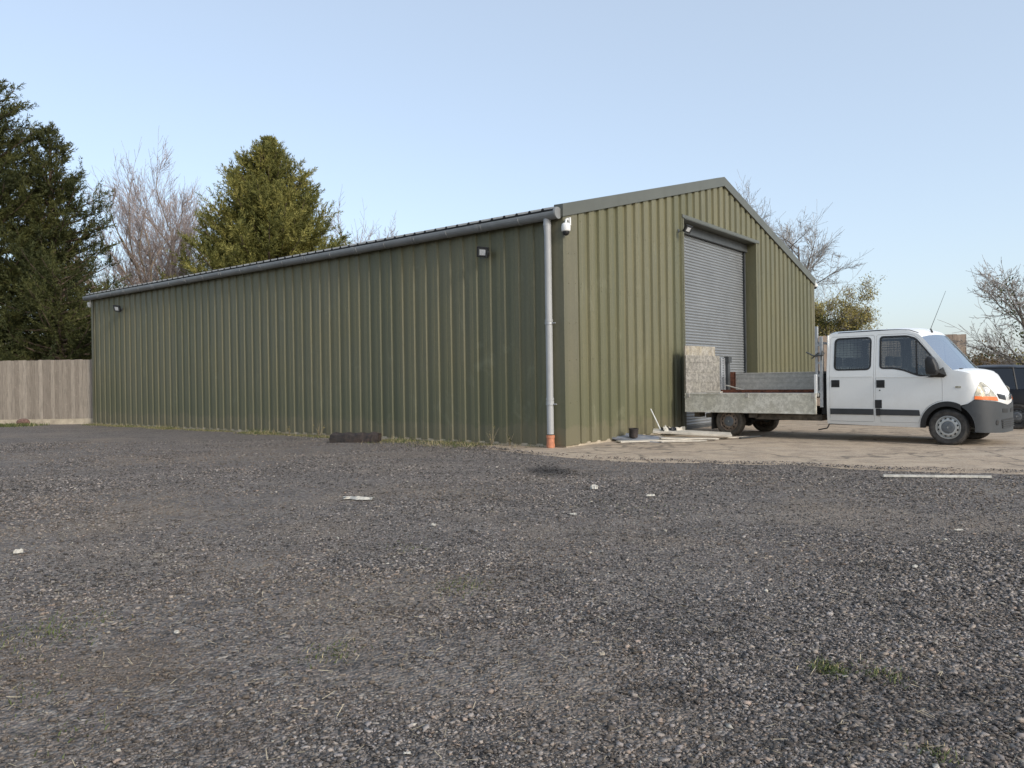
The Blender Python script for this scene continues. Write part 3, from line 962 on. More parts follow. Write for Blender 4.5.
p = on_shed(-0.04, 1.92, 4.12)
floodlight(p, SHED_ROT, R(-22), R(28), 'square black floodlight high on the side wall near the downpipe')
p = on_shed(-0.04, 18.75, 4.10)
floodlight(p, SHED_ROT, R(-22), R(28), 'small black floodlight high at the far left end of the side wall', .26)
p = on_shed(4.98, -0.04, 5.06)
floodlight(p, SHED_ROT + math.pi / 2, R(-40), R(-20), 'floodlight beside the top left corner of the roller door', .22, .28)


def dome_camera(loc, rz, label, kind=0):
    r = empty('security_camera', loc, rz)
    tag(r, label, 'camera', 'security cameras at the shed corners')
    Mz = Matrix.Rotation(-math.pi / 2, 4, 'Y')    # local X axis -> up
    if kind == 0:
        b = MB(); b.lathe([(0, .11), (.05, .11), (.08, .09), (.09, .045), (.09, -.04), (.083, -.055), (.07, -.06)], Mz, 24)
        b.build('housing', M['white_plastic'], r, True, angle=R(50))
        b = MB(); b.lathe([(.072, -.055), (.07, -.09), (.05, -.125), (.02, -.14), (0, -.142)], Mz, 20); b.build('lens_dome', M['black'], r, True)
        b = MB(); b.tube([(0, 0, .12), (0, 0, .17), (.09, 0.02, .2), (.16, .04, .16)], .022, 10); b.bbox((.12, -.02, .08), (.16, .1, .24), .01); b.build('wall_bracket', M['white_plastic'], r)
    else:
        b = MB(); b.lathe([(0, .10), (.07, .10), (.09, .07), (.09, .0), (.07, -.02)], Mz, 20); b.tube([(.03, .0, .08), (.2, .0, .08)], .035, 10); b.bbox((.16, -.08, .0), (.19, .08, .16), .01)
        b.build('housing', M['white_plastic'], r, True, angle=R(50))
        b = MB(); b.lathe([(.072, -.018), (.075, -.05), (.055, -.085), (.02, -.1), (0, -.101)], Mz, 20); b.build('lens_dome', M['black'] if kind == 1 else M['white_plastic'], r, True)
    return r


dome_camera(on_shed(-0.07, -0.14, 4.36), SHED_ROT, 'white dome security camera at the near corner beside the downpipe top', 0)
dome_camera(on_shed(W + 0.22, -0.02, 4.60), SHED_ROT + math.pi, 'dome security camera with black lens on the right corner beyond the gable', 1)
dome_camera(on_shed(-0.02, LEN + 0.24, 4.42), SHED_ROT + math.pi * 1.5, 'all white security camera under the far left end of the gutter', 2)

# ------------------------------------------------------------------ fences
def board_fence(name, x0, x1, y, z0, z1, mat, label, plinth=None, plank=.15, jit=.012, rot=0, posts=None):
    """local x along the fence"""
    r = empty(name, (x0, y, 0), rot)
    tag(r, label, 'fence')
    b = MB(); x = 0.0; ln = x1 - x0
    while x < ln:
        w = min(plank, ln - x)
        t = random.uniform(-jit, jit)
        b.box((x + .003, random.uniform(-.006, .006), z0), (x + w - .003, .025 + random.uniform(0, .006), z1 + t))
        x += plank
    b.build('boards', mat, r)
    b = MB()
    for z in (z0 + .25, (z0 + z1) / 2, z1 - .25):
        b.box((0, .035, z - .04), (ln, .08, z + .04))
    b.build('rails', mat, r)
    x = 0.1
    while x < ln:
        b = MB(); b.box((x, .085, -.3), (x + .1, .185, z1 - .02)); b.build('post', mat, r)
        x += 2.4
    if plinth:
        b = MB()
        for k in range(int(ln / 1.83) + 1):
            xa = k * 1.83
            if xa > ln - .1: break
            b.bbox((xa + .004, -.02, -.1), (min(ln, xa + 1.826), .03, z0 - .004), .008)
        b.build('gravel_board', plinth, r)
    return r


board_fence('timber_fence', -27.0, -15.38, 28.95, 0.20, 2.40, M['fence_wood'], 'weathered brown vertical board fence left of the shed with pale concrete base', M['gravel_board'])
board_fence('timber_fence', 8.2, 17.75, 30.2, 0.1, 2.93, M['fence_wood_far'], 'tall pale brown board fence behind the white truck', None, .17)
board_fence('timber_fence', 17.9, 38, 36.0, 0.1, 1.95, M['fence_wood'], 'low brown fence beyond the dark car among the hedge shrubs', None, .15)

# ------------------------------------------------------------------ truck (local x forward, y to its left, z up; root under the middle)
TRUCK_ROT = math.atan2(-0.697, 0.717)
ta = Vector((8.27, 14.78, 0))
td = Vector((-.717, .697, 0)); tu = Vector((.697, .717, 0))
OFF = (2.4, -1.0, 0)
truck = empty('flatbed_truck', ta + td * 2.4 + tu * 1.0, TRUCK_ROT)
tag(truck, 'white crew cab dropside truck with dirty aluminium bed parked before the door', 'truck')
WID = 2.0

NEXP = 2.7
_pl = [(-.30 - .55 * math.sin(math.pi / 2 * i / 400) ** (2 / NEXP), 1.0 - math.cos(math.pi / 2 * i / 400) ** (2 / NEXP)) for i in range(401)]
_T = [0]
for i in range(1, 401): _T.append(_T[-1] + math.dist(_pl[i], _pl[i - 1]))
TC = _T[-1]


def plan(t):
    if t <= 0: return -.30 - t, 0, 0
    t = min(t, TC)
    i = min(400, max(1, bisect.bisect_left(_T, t)))
    k = (t - _T[i - 1]) / max(1e-9, _T[i] - _T[i - 1])
    w = min(1, t / .7); w = w * w * (3 - 2 * w)
    return _pl[i - 1][0] * (1 - k) + _pl[i][0] * k, _pl[i - 1][1] * (1 - k) + _pl[i][1] * k, w


def S0(t, z):
    s, u, w = plan(t)
    u += .11 * (max(0, (z - 1.35) / .95)) ** 1.2 * (1 - w)
    u += .035 * max(0, (0.75 - z) / .45) ** 2 * (1 - w)          # tuck under at the sill
    s += w * .16 * max(0, (z - .85) / .35) ** 1.4
    return Vector((-s, u, z))


def SN(t, z, off=0.0):
    p = S0(t, z)
    if off:
        a = S0(t + .01, z) - S0(t - .01, z); c = S0(t, z + .01) - S0(t, z - .01)
        n = c.cross(a)
        n.normalize()
        if n.y > 0 and t < .9 or (t >= .9 and n.x < 0): n = -n
        p = p + n * off
    return p


def side_panel(name, outline, holes, mat, off=0.0, parent=None, loc=None, both=True, label=None, thick=0.0):
    """outline and holes in (t, z) of the cab surface"""
    res = []
    polys = [[Vector((a, b_, 0)) for a, b_ in outline]] + [[Vector((a, b_, 0)) for a, b_ in h] for h in holes]
    tris = tessellate_polygon(polys)
    flat = [p for q in polys for p in q]
    bm = bmesh.new()
    bv = [bm.verts.new(p) for p in flat]
    for t in tris:
        try: bm.faces.new([bv[i] for i in t])
        except ValueError: pass
    t0 = min(p.x for p in flat); t1 = max(p.x for p in flat); z0 = min(p.y for p in flat); z1 = max(p.y for p in flat)
    cuts = [('x', v) for v in np.arange(-.4, 1.4, .09) if t0 < v < t1] + [('y', v) for v in np.arange(.30, 2.4, .07) if z0 < v < z1] + [('x', v) for v in np.arange(-2.6, -.4, .4) if t0 < v < t1]
    for ax, v in cuts:
        co = (v, 0, 0) if ax == 'x' else (0, v, 0); no = (1, 0, 0) if ax == 'x' else (0, 1, 0)
        bmesh.ops.bisect_plane(bm, geom=bm.verts[:] + bm.edges[:] + bm.faces[:], plane_co=co, plane_no=no, dist=1e-5)
    bm.verts.index_update()
    P = [(v.co.x, v.co.y) for v in bm.verts]
    Fs = [[v.index for v in f.verts] for f in bm.faces]
    bnd = [(e.verts[0].index, e.verts[1].index) for e in bm.edges if e.is_boundary]
    bm.free()
    for side in ((0, 1) if both else (0,)):
        b = MB()
        vs = [SN(t, z, off) for t, z in P]
        if side: vs = [Vector((p.x, WID - p.y, p.z)) for p in vs]
        b.add(vs, Fs)
        if thick:
            v2 = [SN(t, z, off - thick) for t, z in P]
            if side: v2 = [Vector((p.x, WID - p.y, p.z)) for p in v2]
            o = len(vs)
            b.v += [tuple(p) for p in v2]
            b.f += [(i, j, j + o, i + o) for i, j in bnd]; b.m += [0] * len(bnd)
        # consistent outward normals
        o_ = b.build(name, mat, parent or truck, off=(OFF if (parent is None or parent is truck) else (0, 0, 0)) if loc is None else loc, smooth=True, angle=R(28))
        bm2 = bmesh.new(); bm2.from_mesh(o_.data); bmesh.ops.recalc_face_normals(bm2, faces=bm2.faces); bm2.to_mesh(o_.data); bm2.free()
        o_.data.shade_smooth()
        try: o_.data.set_sharp_from_angle(angle=R(28))
        except Exception: pass
        if label: o_['label'] = label
        res.append(o_)
    return res


def rnd(poly, r=.06, n=4):
    """round polygon corners"""
    out = []
    m = len(poly)
    for i in range(m):
        p0, p1, p2 = Vector(poly[i - 1]), Vector(poly[i]), Vector(poly[(i + 1) % m])
        a = (p0 - p1); c = (p2 - p1)
        rr = min(r, a.length * .45, c.length * .45)
        A = p1 + a.normalized() * rr; C_ = p1 + c.normalized() * rr
        for k in range(n + 1):
            t = k / n
            q = A * (1 - t) ** 2 + p1 * 2 * t * (1 - t) + C_ * t * t
            out.append((q.x, q.y))
    return out


def grow(poly, d):
    c = Vector((sum(p[0] for p in poly) / len(poly), sum(p[1] for p in poly) / len(poly)))
    out = []
    m = len(poly)
    ar = sum(poly[i][0] * poly[(i + 1) % m][1] - poly[(i + 1) % m][0] * poly[i][1] for i in range(m))
    sg = 1 if ar > 0 else -1
    for i in range(m):
        a = Vector(poly[i]) - Vector(poly[i - 1]); c_ = Vector(poly[(i + 1) % m]) - Vector(poly[i])
        n = (Vector((a.y, -a.x)).normalized() + Vector((c_.y, -c_.x)).normalized())
        n = n.normalized() if n.length > 1e-6 else Vector((0, 0))
        out.append((poly[i][0] + n.x * d * sg, poly[i][1] + n.y * d * sg))
    return out


HUB = (-.27, .345)
def arc(r, a0, a1, n=14, c=HUB):
    return [(c[0] + r * math.cos(R(a0 + (a1 - a0) * k / n)), c[1] + r * math.sin(R(a0 + (a1 - a0) * k / n))) for k in range(n + 1)]


top_edge = [(-2.65, 2.2), (-2.60, 2.25), (-1.25, 2.255), (-1.0, 2.235), (-.82, 2.17), (-.74, 2.10)]
pillar = [(-.60, 1.94), (-.45, 1.76), (-.30, 1.58), (-.16, 1.44)]
bonnet_edge = [(0.0, 1.41), (.17, 1.375), (.45, 1.29), (.73, 1.19), (.98, 1.09), (1.2, 1.02), (TC, .99)]
nose_low = [(TC, .76), (1.2, .77), (.95, .80), (.72, .835), (.40, .86), (.20, .88), (.09, .80)]
body = [(-2.65, .36)] + top_edge + pillar + bonnet_edge + nose_low + arc(.49, 60, 180, 16) + [(-.78, .33), (-.9, .33)]
fdoor = rnd([(-1.50, .42), (-1.62, .60), (-1.62, 2.175), (-1.05, 2.165)], .02, 2)[:]
fdoor = [(-1.53, .42), (-1.53, .52), (-1.62, .56), (-1.62, 2.15), (-1.59, 2.18), (-1.05, 2.175), (-.90, 2.14), (-.80, 2.06), (-.62, 1.83), (-.44, 1.58), (-.37, 1.42), (-.358, 1.2), (-.358, .87)] + arc(.525, 99, 165, 9) + [(-.80, .42)]
rdoor = rnd([(-2.58, .42), (-2.58, 2.175), (-1.665, 2.175), (-1.665, .42)], .04, 3)
fwin = rnd([(-1.535, 2.13), (-1.02, 2.125), (-.86, 2.07), (-.68, 1.86), (-.50, 1.63), (-.455, 1.50), (-.47, 1.33), (-.60, 1.325), (-.83, 1.365), (-1.06, 1.46), (-1.25, 1.50), (-1.525, 1.51)], .05, 3)
rwin = rnd([(-2.475, 2.13), (-1.735, 2.13), (-1.735, 1.49), (-2.475, 1.49)], .09, 5)
hlamp = rnd([(.20, .885), (.23, 1.00), (.31, 1.12), (.41, 1.20), (.50, 1.205), (.60, 1.14), (.68, 1.04), (.73, .93), (.74, .845), (.45, .865)], .02, 2)
side_panel('cab_body', body, [grow(fdoor, .006), grow(rdoor, .006), grow(hlamp, .004)], M['white_paint'], 0, truck, OFF, thick=.03)
side_panel('cab_lining', [(p[0], p[1]) for p in [(-2.6, .42), (-2.6, 2.17), (-1.05, 2.16), (-.84, 2.08), (-.42, 1.53), (-.345, 1.40), (-.34, .92)] + arc(.56, 99, 160, 6) + [(-.86, .42)]],
           [grow(fwin, .01), grow(rwin, .01)], M['seam'], -.022, truck, OFF)
fd = side_panel('front_door', fdoor, [fwin], M['white_paint'], 0, truck, OFF, thick=.02)
rd = side_panel('rear_door', rdoor, [rwin], M['white_paint'], 0, truck, OFF, thick=.02)


def ring(outer, inner, mat, off, parents, name, thick=.01):
    r = side_panel(name, outer, [inner], mat, off, truck, (0, 0, 0), thick=thick)
    for o, p in zip(r, parents): o.parent = p
    return r


def on_doors(name, outline, mat, off, parents, thick=.01, label=None):
    r = side_panel(name, outline, [], mat, off, truck, (0, 0, 0), thick=thick)
    for o, p in zip(r, parents): o.parent = p
    return r


def box_tz(b, t0, t1, z0, z1, o0, o1, side=0):
    vs = []
    for (t, z, o) in ((t0, z0, o0), (t1, z0, o0), (t1, z1, o0), (t0, z1, o0), (t0, z0, o1), (t1, z0, o1), (t1, z1, o1), (t0, z1, o1)):
        p = SN(t, z, o)
        vs.append(Vector((p.x, WID - p.y if side else p.y, p.z)))
    b.add(vs, [(0, 3, 2, 1), (4, 5, 6, 7), (0, 1, 5, 4), (1, 2, 6, 5), (2, 3, 7, 6), (3, 0, 4, 7)])


ring(grow(fwin, .022), grow(fwin, -.012), M['black'], .004, fd, 'window_frame')
ring(grow(rwin, .022), grow(rwin, -.012), M['black'], .004, rd, 'window_frame')
on_doors('window_glass', fwin, M['glass'], -.010, fd, 0)
on_doors('window_glass', rwin, M['glass'], -.010, rd, 0)
for k, (t0, t1, z0, z1, poly, prs) in enumerate(((-2.47, -1.74, 1.49, 2.13, rwin, rd), (-1.52, -.87, 1.52, 2.10, fwin, fd))):
    for sd in (0, 1):
        b = MB()
        t = t0
        while t < t1:
            zb = z0
            b.tube([Vector((p.x, (WID - p.y) if sd else p.y, p.z)) for p in (SN(t, zb, -.05), SN(t, z1, -.05))], .0035, 4); t += .075
        z = z0
        while z < z1:
            b.tube([Vector((p.x, (WID - p.y) if sd else p.y, p.z)) for p in (SN(t0, z, -.05), SN(t1, z, -.05))], .0035, 4); z += .05
        b.build('guard_mesh', M['dark_steel'], prs[sd])
on_doors('quarter_light_bar', [(-.86, 2.05), (-.835, 2.05), (-.80, 1.345), (-.835, 1.345)], M['black'], .0, fd, .01)
on_doors('side_moulding', [(-2.57, .56), (-2.57, .68), (-1.672, .68), (-1.672, .56)], M['moulding'], .016, rd, .016)
on_doors('side_moulding', [(-1.525, .56), (-1.615, .60), (-1.615, .68), (-.78, .67), (-.765, .56)], M['moulding'], .016, fd, .016)
for dl, (t0, t1, z0, z1) in ((rd, (-2.545, -2.37, 1.125, 1.275)), (fd, (-1.605, -1.44, 1.11, 1.265))):
    for k, dr in enumerate(dl):
        b = MB(); box_tz(b, t0, t1, z0, z1, -.002, .006, k); box_tz(b, t0 + .012, t1 - .012, z0 + .06, z1 - .035, .006, .028, k)
        b.build('handle', M['black'], dr)
for k, dr in enumerate(fd):
    b = MB(); box_tz(b, -1.55, -1.525, 1.045, 1.07, 0, .006, k); b.build('lock', M['dark_steel'], dr)
b = MB(); box_tz(b, -1.635, -1.50, .70, .865, .001, .010); box_tz(b, -1.61, -1.53, .55, .69, .016, .024); b.build('filler_flap', M['black'], truck, off=OFF)
# swage creases along doors
for dl, t0, t1, z in ((rd, -2.56, -1.68, 1.335), (fd, -1.6, -.375, 1.315)):
    for k, dr in enumerate(dl):
        b = MB(); box_tz(b, t0, t1, z, z + .012, -.002, .007, k); b.build('crease', M['white_paint'], dr)
# front wings: indicator, crease
for k in (0, 1):
    b = MB(); box_tz(b, -.12, -.02, 1.10, 1.135, -.002, .010, k); b.build('side_repeater', M['lens'], truck, off=OFF)
# headlamps
hl = side_panel('headlight', hlamp, [], M['lens'], .006, truck, OFF, thick=.03)
orng = [(.205, .885), (.215, .945), (.40, .935), (.725, .915), (.735, .848), (.45, .868)]
side_panel('indicator_lens', orng, [], M['orange_lens'], .014, truck, (0, 0, 0), thick=.012)
for o, p in zip([o for o in bpy.data.objects if o.name.startswith('indicator_lens')], hl): o.parent = p
for k in (0, 1):
    b = MB()
    c = SN(.46, 1.04, -.0)
    if k: c.y = WID - c.y
    nrm = Vector((.55, -.8 if not k else .8, .2)).normalized()
    MR = Matrix.Translation(c + nrm * .010) @ nrm.to_track_quat('X', 'Z').to_matrix().to_4x4()
    b.lathe([(.072, .0), (.078, .004), (.072, .008), (.05, .003), (.02, .006), (0, .01)], MR, 20)
    b.build('reflector', M['rim'], hl[k], True)
# bumper
bump = [(.085, .79), (.20, .872), (.40, .852), (.72, .827), (.95, .79), (1.2, .76), (TC, .75), (TC, .24), (.95, .24), (.50, .255), (.19, .27)] + arc(.475, -8, 58, 8)
side_panel('front_bumper', bump, [], M['bumper'], .022, truck, OFF, thick=.05)
side_panel('lower_grille', rnd([(.83, .49), (1.14, .50), (TC, .50), (TC, .32), (.86, .32)], .02, 2), [], M['black'], .028, truck, OFF, thick=.01)
side_panel('bumper_intake', rnd([(.88, .70), (1.19, .69), (1.19, .61), (.89, .62)], .015, 2), [], M['black'], .028, truck, OFF, thick=.01)
side_panel('fog_lamp', [(.67 + .045 * math.cos(k), .44 + .05 * math.sin(k)) for k in [i * math.pi / 6 for i in range(12)]], [], M['black'], .030, truck, OFF, thick=.01)
gr = side_panel('grille', rnd([(.775, .985), (1.02, .955), (1.16, .93), (1.16, .85), (1.0, .862), (.80, .885)], .02, 2), [], M['black'], .008, truck, OFF, thick=.01)
for k in (0, 1):
    b = MB()
    for z in (.33, .37, .41, .45): box_tz(b, .86, 1.3, z, z + .014, .03, .042, k)
    b.build('grille_bar', M['bumper'], truck, off=OFF)
    b = MB()
    for z in (.90, .93): box_tz(b, .80, 1.12, z, z + .012, .012, .024, k)
    b.build('grille_bar', M['moulding'], truck, off=OFF)
# badge: plain lozenge emblem on the nose
b = MB()
c = Vector((.86, 1.0, .90))
b.add([c + Vector((0.012, 0, .075)), c + Vector((0.012, .055, 0)), c + Vector((0.012, 0, -.075)), c + Vector((0.012, -.055, 0)), c + Vector((0.02, 0, .035)), c + Vector((0.02, .026, 0)), c + Vector((0.02, 0, -.035)), c + Vector((0.02, -.026, 0))],
      [(0, 1, 5, 4), (1, 2, 6, 5), (2, 3, 7, 6), (3, 0, 4, 7)])
b.build('emblem', M['rim'], truck, off=OFF)
# arch trims
at_ = arc(.50, 62, 182, 18) + arc(.405, 182, 50, 18)
side_panel('wheel_arch', at_, [], M['black'], .018, truck, OFF, thick=.06)
# bonnet lofted between wing edges
def loft_rows(edge_pts, crown, fwd, n=12):
    vs, fs = [], []
    for (t, z), cr, fw in zip(edge_pts, crown, fwd):
        p = S0(t, z)
        for k in range(n + 1):
            v = k / n * 2 - 1
            y = p.y + (WID - 2 * p.y) * k / n
            q = (1 - abs(v) ** 2.6)
            vs.append(Vector((p.x + fw * (1 - v * v), y, p.z + cr * q)))
    for i in range(len(edge_pts) - 1):
        for k in range(n):
            a = i * (n + 1) + k
            fs.append((a, a + 1, a + n + 2, a + n + 1))
    return vs, fs


b = MB()
ed = [(-.16, 1.44)] + bonnet_edge
vs, fs = loft_rows(ed, [.035, .045, .055, .06, .055, .045, .03, 0], [.10, .09, .06, .02, 0, 0, 0, 0])
b.add(vs, fs)
b.build('bonnet', M['white_paint'], truck, True, off=OFF, angle=R(40))
b = MB()
ed = [(-.74, 2.10)] + pillar
vs, fs = loft_rows(ed, [.06, .03, .02, .02, .035], [.10, .12, .13, .12, .10])
b.add(vs, fs)
b.build('windscreen', M['windscreen'], truck, True, off=OFF)
b = MB()
vs, fs = loft_rows(top_edge[::-1], [.06, .07, .075, .08, .08, .07][:len(top_edge)], [.10, .08, .04, 0, 0, 0][:len(top_edge)])
b.add(vs, fs)
b.build('cab_roof', M['white_paint'], truck, True, off=OFF, angle=R(50))
# roof gutter rail, dark
for k in (0, 1):
    b = MB()
    pts = []
    for t, z in [(-2.45, 2.262), (-1.6, 2.275), (-1.25, 2.268), (-1.0, 2.248), (-.84, 2.19), (-.76, 2.12)]:
        p = S0(t, z - .01); p.z += .012; p.y += .06
        if k: p.y = WID - p.y
        pts.append(p)
    b.tube(pts, .012, 6)
    b.build('roof_rail', M['black'], truck, off=OFF)
# dash, screen scuttle, wipers
b = MB(); b.box((-.10, .1, 1.2), (.22, 1.9, 1.40)); b.box((-.55, .12, 1.05), (-.12, 1.88, 1.30)); b.build('dashboard', M['interior'], truck, off=OFF)
b = MB(); b.tube([(.16, .35, 1.475), (.10, .75, 1.50), (.02, 1.1, 1.56)], .010, 5); b.tube([(.17, 1.1, 1.49), (.10, 1.4, 1.51), (.0, 1.7, 1.56)], .010, 5)
b.bbox((.10, .28, 1.445), (.22, .42, 1.475), .01)
b.build('wiper', M['black'], truck, off=OFF)
b = MB()
for q in range(24):
    t0, t1 = q / 24 * 2 * math.pi, (q + 1) / 24 * 2 * math.pi
    f = lambda t: Vector((-.55 - .10 * math.sin(t), .55 + .19 * math.cos(t), 1.40 + .16 * math.sin(t)))
    b.tube([f(t0), f(t1)], .014, 5, cap=False)
b.build('steering_wheel', M['black'], truck, off=OFF)
# cab floor and back
b = MB(); b.box((-2.33, .03, .42), (-.55, 1.97, .50)); b.box((-2.349, .06, .42), (-2.33, 1.94, 2.22)); b.build('cab_back', M['white_paint'], truck, off=OFF)
b = MB(); b.box((-2.353, .45, 1.45), (-2.349, 1.55, 2.0)); b.build('rear_window', M['seam'], truck, off=OFF)
# seats
for sx, ys in ((-1.15, (.30, 1.02, 1.52)), (-2.0, (.36, 1.0, 1.6))):
    for yy in ys:
        b = MB()
        b.bbox((sx - .02, yy - .21, .80), (sx + .48, yy + .21, .95), .05)
        b.bbox((sx - .16, yy - .22, .88), (sx, yy + .22, 1.52), .05, 0, Matrix.Translation((sx, 0, .9)) @ Matrix.Rotation(R(-8), 4, 'Y') @ Matrix.Translation((-sx, 0, -.9)))
        st = b.build('seat', M['seat'], truck, off=OFF)
        b = MB(); b.bbox((sx - .29, yy - .13, 1.56), (sx - .19, yy + .13, 1.76), .035); b.tube([(sx - .22, yy - .06, 1.48), (sx - .23, yy - .06, 1.6)], .008, 5); b.tube([(sx - .22, yy + .06, 1.48), (sx - .23, yy + .06, 1.6)], .008, 5)
        b.build('headrest', M['seat'], st)
# mirrors
for k in (0, 1):
    b = MB()
    sg = 1 if k else -1
    y0 = WID + .02 if k else -.02
    Mm = Matrix.Translation((.0, 0, 0))
    pts2 = [(-.30, 1.36), (-.31, 1.66), (-.25, 1.73), (-.16, 1.70), (-.09, 1.55), (-.06, 1.40), (-.12, 1.34)]
    ya, yb = (y0, y0 + sg * .0)
    # rounded head standing off the door
    pr = rnd(pts2, .05, 3)
    cc = Vector((sum(p[0] for p in pr) / len(pr), 0, sum(p[1] for p in pr) / len(pr)))
    rings_ = []
    for (o, sc_) in ((.06, .80), (.07, .95), (.12, 1.0), (.19, .97), (.235, .85), (.25, .6)):
        rings_.append([Vector((cc.x + (x - cc.x) * sc_ + .02 * o, y0 + sg * o, cc.z + (z - cc.z) * sc_)) for x, z in pr])
    m_ = len(pr)
    b.add([p for r_ in rings_ for p in r_], [(i * m_ + j, i * m_ + (j + 1) % m_, (i + 1) * m_ + (j + 1) % m_, (i + 1) * m_ + j) for i in range(len(rings_) - 1) for j in range(m_)] + [tuple(range(m_)), tuple(range((len(rings_) - 1) * m_, len(rings_) * m_))])
    b.add([Vector(q) for q in ((-.02, y0, 1.30), (-.02, y0 + sg * .02, 1.50), (-.30, y0 + sg * .02, 1.32), (.04, y0 + sg * .02, 1.34), (-.1, y0 + sg * .08, 1.40))], [(0, 3, 1), (0, 1, 2), (1, 3, 4), (2, 1, 4), (3, 0, 4), (0, 2, 4)])
    b.build('door_mirror', M['black'], truck, True, off=OFF, angle=R(45))
# aerial
b = MB(); b.tube([(-.40, .64, 2.20), (-.44, .64, 2.28)], .018, 8); b.tube([(-.44, .64, 2.27), (-.16, .70, 3.02)], [.006, .003], 6); b.build('aerial', M['dark_steel'], truck, off=OFF)
# sill and step under the cab
b = MB(); b.box((-2.33, .05, .34), (-.60, .12, .44)); b.box((-2.33, 1.88, .34), (-.60, 1.95, .44)); b.build('sill', M['chassis'], truck, off=OFF)
b = MB(); b.tube([(-2.30, .06, .40), (-2.34, .0, .27), (-2.36, .02, .26), (-2.56, .05, .22)], .014, 5); b.build('step', M['black'], truck, off=OFF)


def wheel(parent, c, out, r=.345, w=.215, rusty=False, name='wheel', off=OFF, rimmat=None):
    """c centre on the outer tyre face; out = -1 right side, +1 left side (local y)"""
    Mx = Matrix.Translation(c) @ Matrix.Rotation(math.pi / 2 * out, 4, 'Z')    # local X -> outward
    b = MB()
    ri = .225 * r / .345
    b.lathe([(ri - .01, -w), (ri + .03, -w), (r - .04, -w + .0), (r - .012, -w + .02), (r, -w + .05), (r, -.05), (r - .012, -.02), (r - .045, -.0), (ri + .04, -.004), (ri + .004, -.014), (ri, -.03)], Mx, 48)
    for a in range(4):   # tread grooves as raised blocks
        pass
    for k in range(60):
        t = 2 * math.pi * k / 60
        for xo in (-w + .055, -.085):
            Mk = Mx @ Matrix.Rotation(t, 4, 'X')
            b.box((xo, -.012, r - .002), (xo + .035, .012, r + .006), 0, Mk)
    whl = b.build(name, M['dusty_rubber'] if rusty else M['rubber'], parent, True, off=off, angle=R(35))
    b = MB()
    k_ = r / .345
    b.lathe([(.226 * k_, -w), (.226 * k_, -.05), (.222 * k_, -.018), (.212 * k_, -.014), (.203 * k_, -.03), (.197 * k_, -.045), (.175 * k_, -.028), (.155 * k_, -.018), (.125 * k_, -.018), (.115 * k_, -.02)], Mx, 40)
    rim = b.build('rim', rimmat or (M['rusty_rim'] if rusty else M['rim']), whl, True, angle=R(40))
    b = MB()
    for k in range(12):
        t = 2 * math.pi * (k + .5) / 12
        cc = Vector((-.0175 if not rusty else -.0175, .163 * k_ * math.cos(t), .163 * k_ * math.sin(t)))
        b.tube([Mx @ (cc + Vector((-.004, 0, 0))), Mx @ (cc + Vector((.002 - .006, 0, 0)))], .001, 6)
        b.lathe([(0, .0), (.021 * k_, .0), (.022 * k_, -.008)], Mx @ Matrix.Translation((-.019, cc.y, cc.z)), 10)
    b.build('vent_hole', M['seam'], rim)
    b = MB()
    b.lathe([(0, .006), (.03, .006), (.035, -.002), (.06, .0), (.10, -.006), (.118 * k_, -.014), (.120 * k_, -.02)], Mx, 32)
    for k in range(5):
        t = 2 * math.pi * k / 5
        b.lathe([(0, .006), (.012, .004), (.014, -.004)], Mx @ Matrix.Translation((-.002, .085 * math.cos(t), .085 * math.sin(t))), 8)
    hc = b.build('hub_cap', M['cap'], rim, True, angle=R(40))
    b = MB()
    b.add([Mx @ Vector(q) for q in ((.008, 0, .022), (.008, .014, 0), (.008, 0, -.022), (.008, -.014, 0), (.0085, 0, .008), (.0085, .005, 0), (.0085, 0, -.008), (.0085, -.005, 0))], [(0, 1, 5, 4), (1, 2, 6, 5), (2, 3, 7, 6), (3, 0, 4, 7)])
    b.build('emblem', M['rim'], hc)
    return whl


wheel(truck, Vector((.03, .02, .345)), -1)
wheel(truck, Vector((.03, WID - .02, .345)), 1)
wheel(truck, Vector((-4.565, .03, .345)), -1, rusty=True)
wheel(truck, Vector((-4.565, WID - .03, .345)), 1, rusty=True)
# inner arches, engine mass, axle, frame
b = MB(); b.box((-.45, .26, .40), (.75, 1.74, .80)); b.build('engine_block', M['chassis'], truck, off=OFF)
for y_ in (.02, 1.48):
    b = MB()
    vs = []; n = 14
    for k in range(n + 1):
        t = math.pi * k / n
        vs += [(.03 + .46 * math.cos(t), y_, .345 + .46 * math.sin(t)), (.03 + .46 * math.cos(t), y_ + .5, .345 + .46 * math.sin(t))]
    b.add(vs, [(2 * k, 2 * k + 2, 2 * k + 3, 2 * k + 1) for k in range(n)])
    b.build('inner_arch', M['seam'], truck, off=OFF)
b = MB()
for y_ in (.62, 1.30): b.box((-5.88, y_, .52), (-.4, y_ + .08, .68))
for x_ in (-2.8, -3.6, -4.3, -5.3, -5.85): b.box((x_, .62, .54), (x_ + .06, 1.38, .66))
b.tube([(-4.74, .2, .345), (-4.74, 1.8, .345)], .06, 10); b.lathe([(0, -.1), (.12, -.08), (.16, 0), (.12, .08), (0, .1)], Matrix.Translation((-4.74, 1, .345)) @ Matrix.Rotation(math.pi / 2, 4, 'Z'), 16)
b.tube([(-4.7, 1.0, .36), (-.6, 1.0, .48)], .035, 8)
b.box((-5.4, .48, .42), (-4.1, .56, .46)); b.box((-5.4, 1.44, .42), (-4.1, 1.52, .46))
b.build('chassis', M['chassis'], truck, off=OFF)
b = MB(); b.bbox((-4.15, .22, .40), (-2.55, .50, .53), .02); b.build('side_guard', M['brown_beam'], truck, off=OFF)
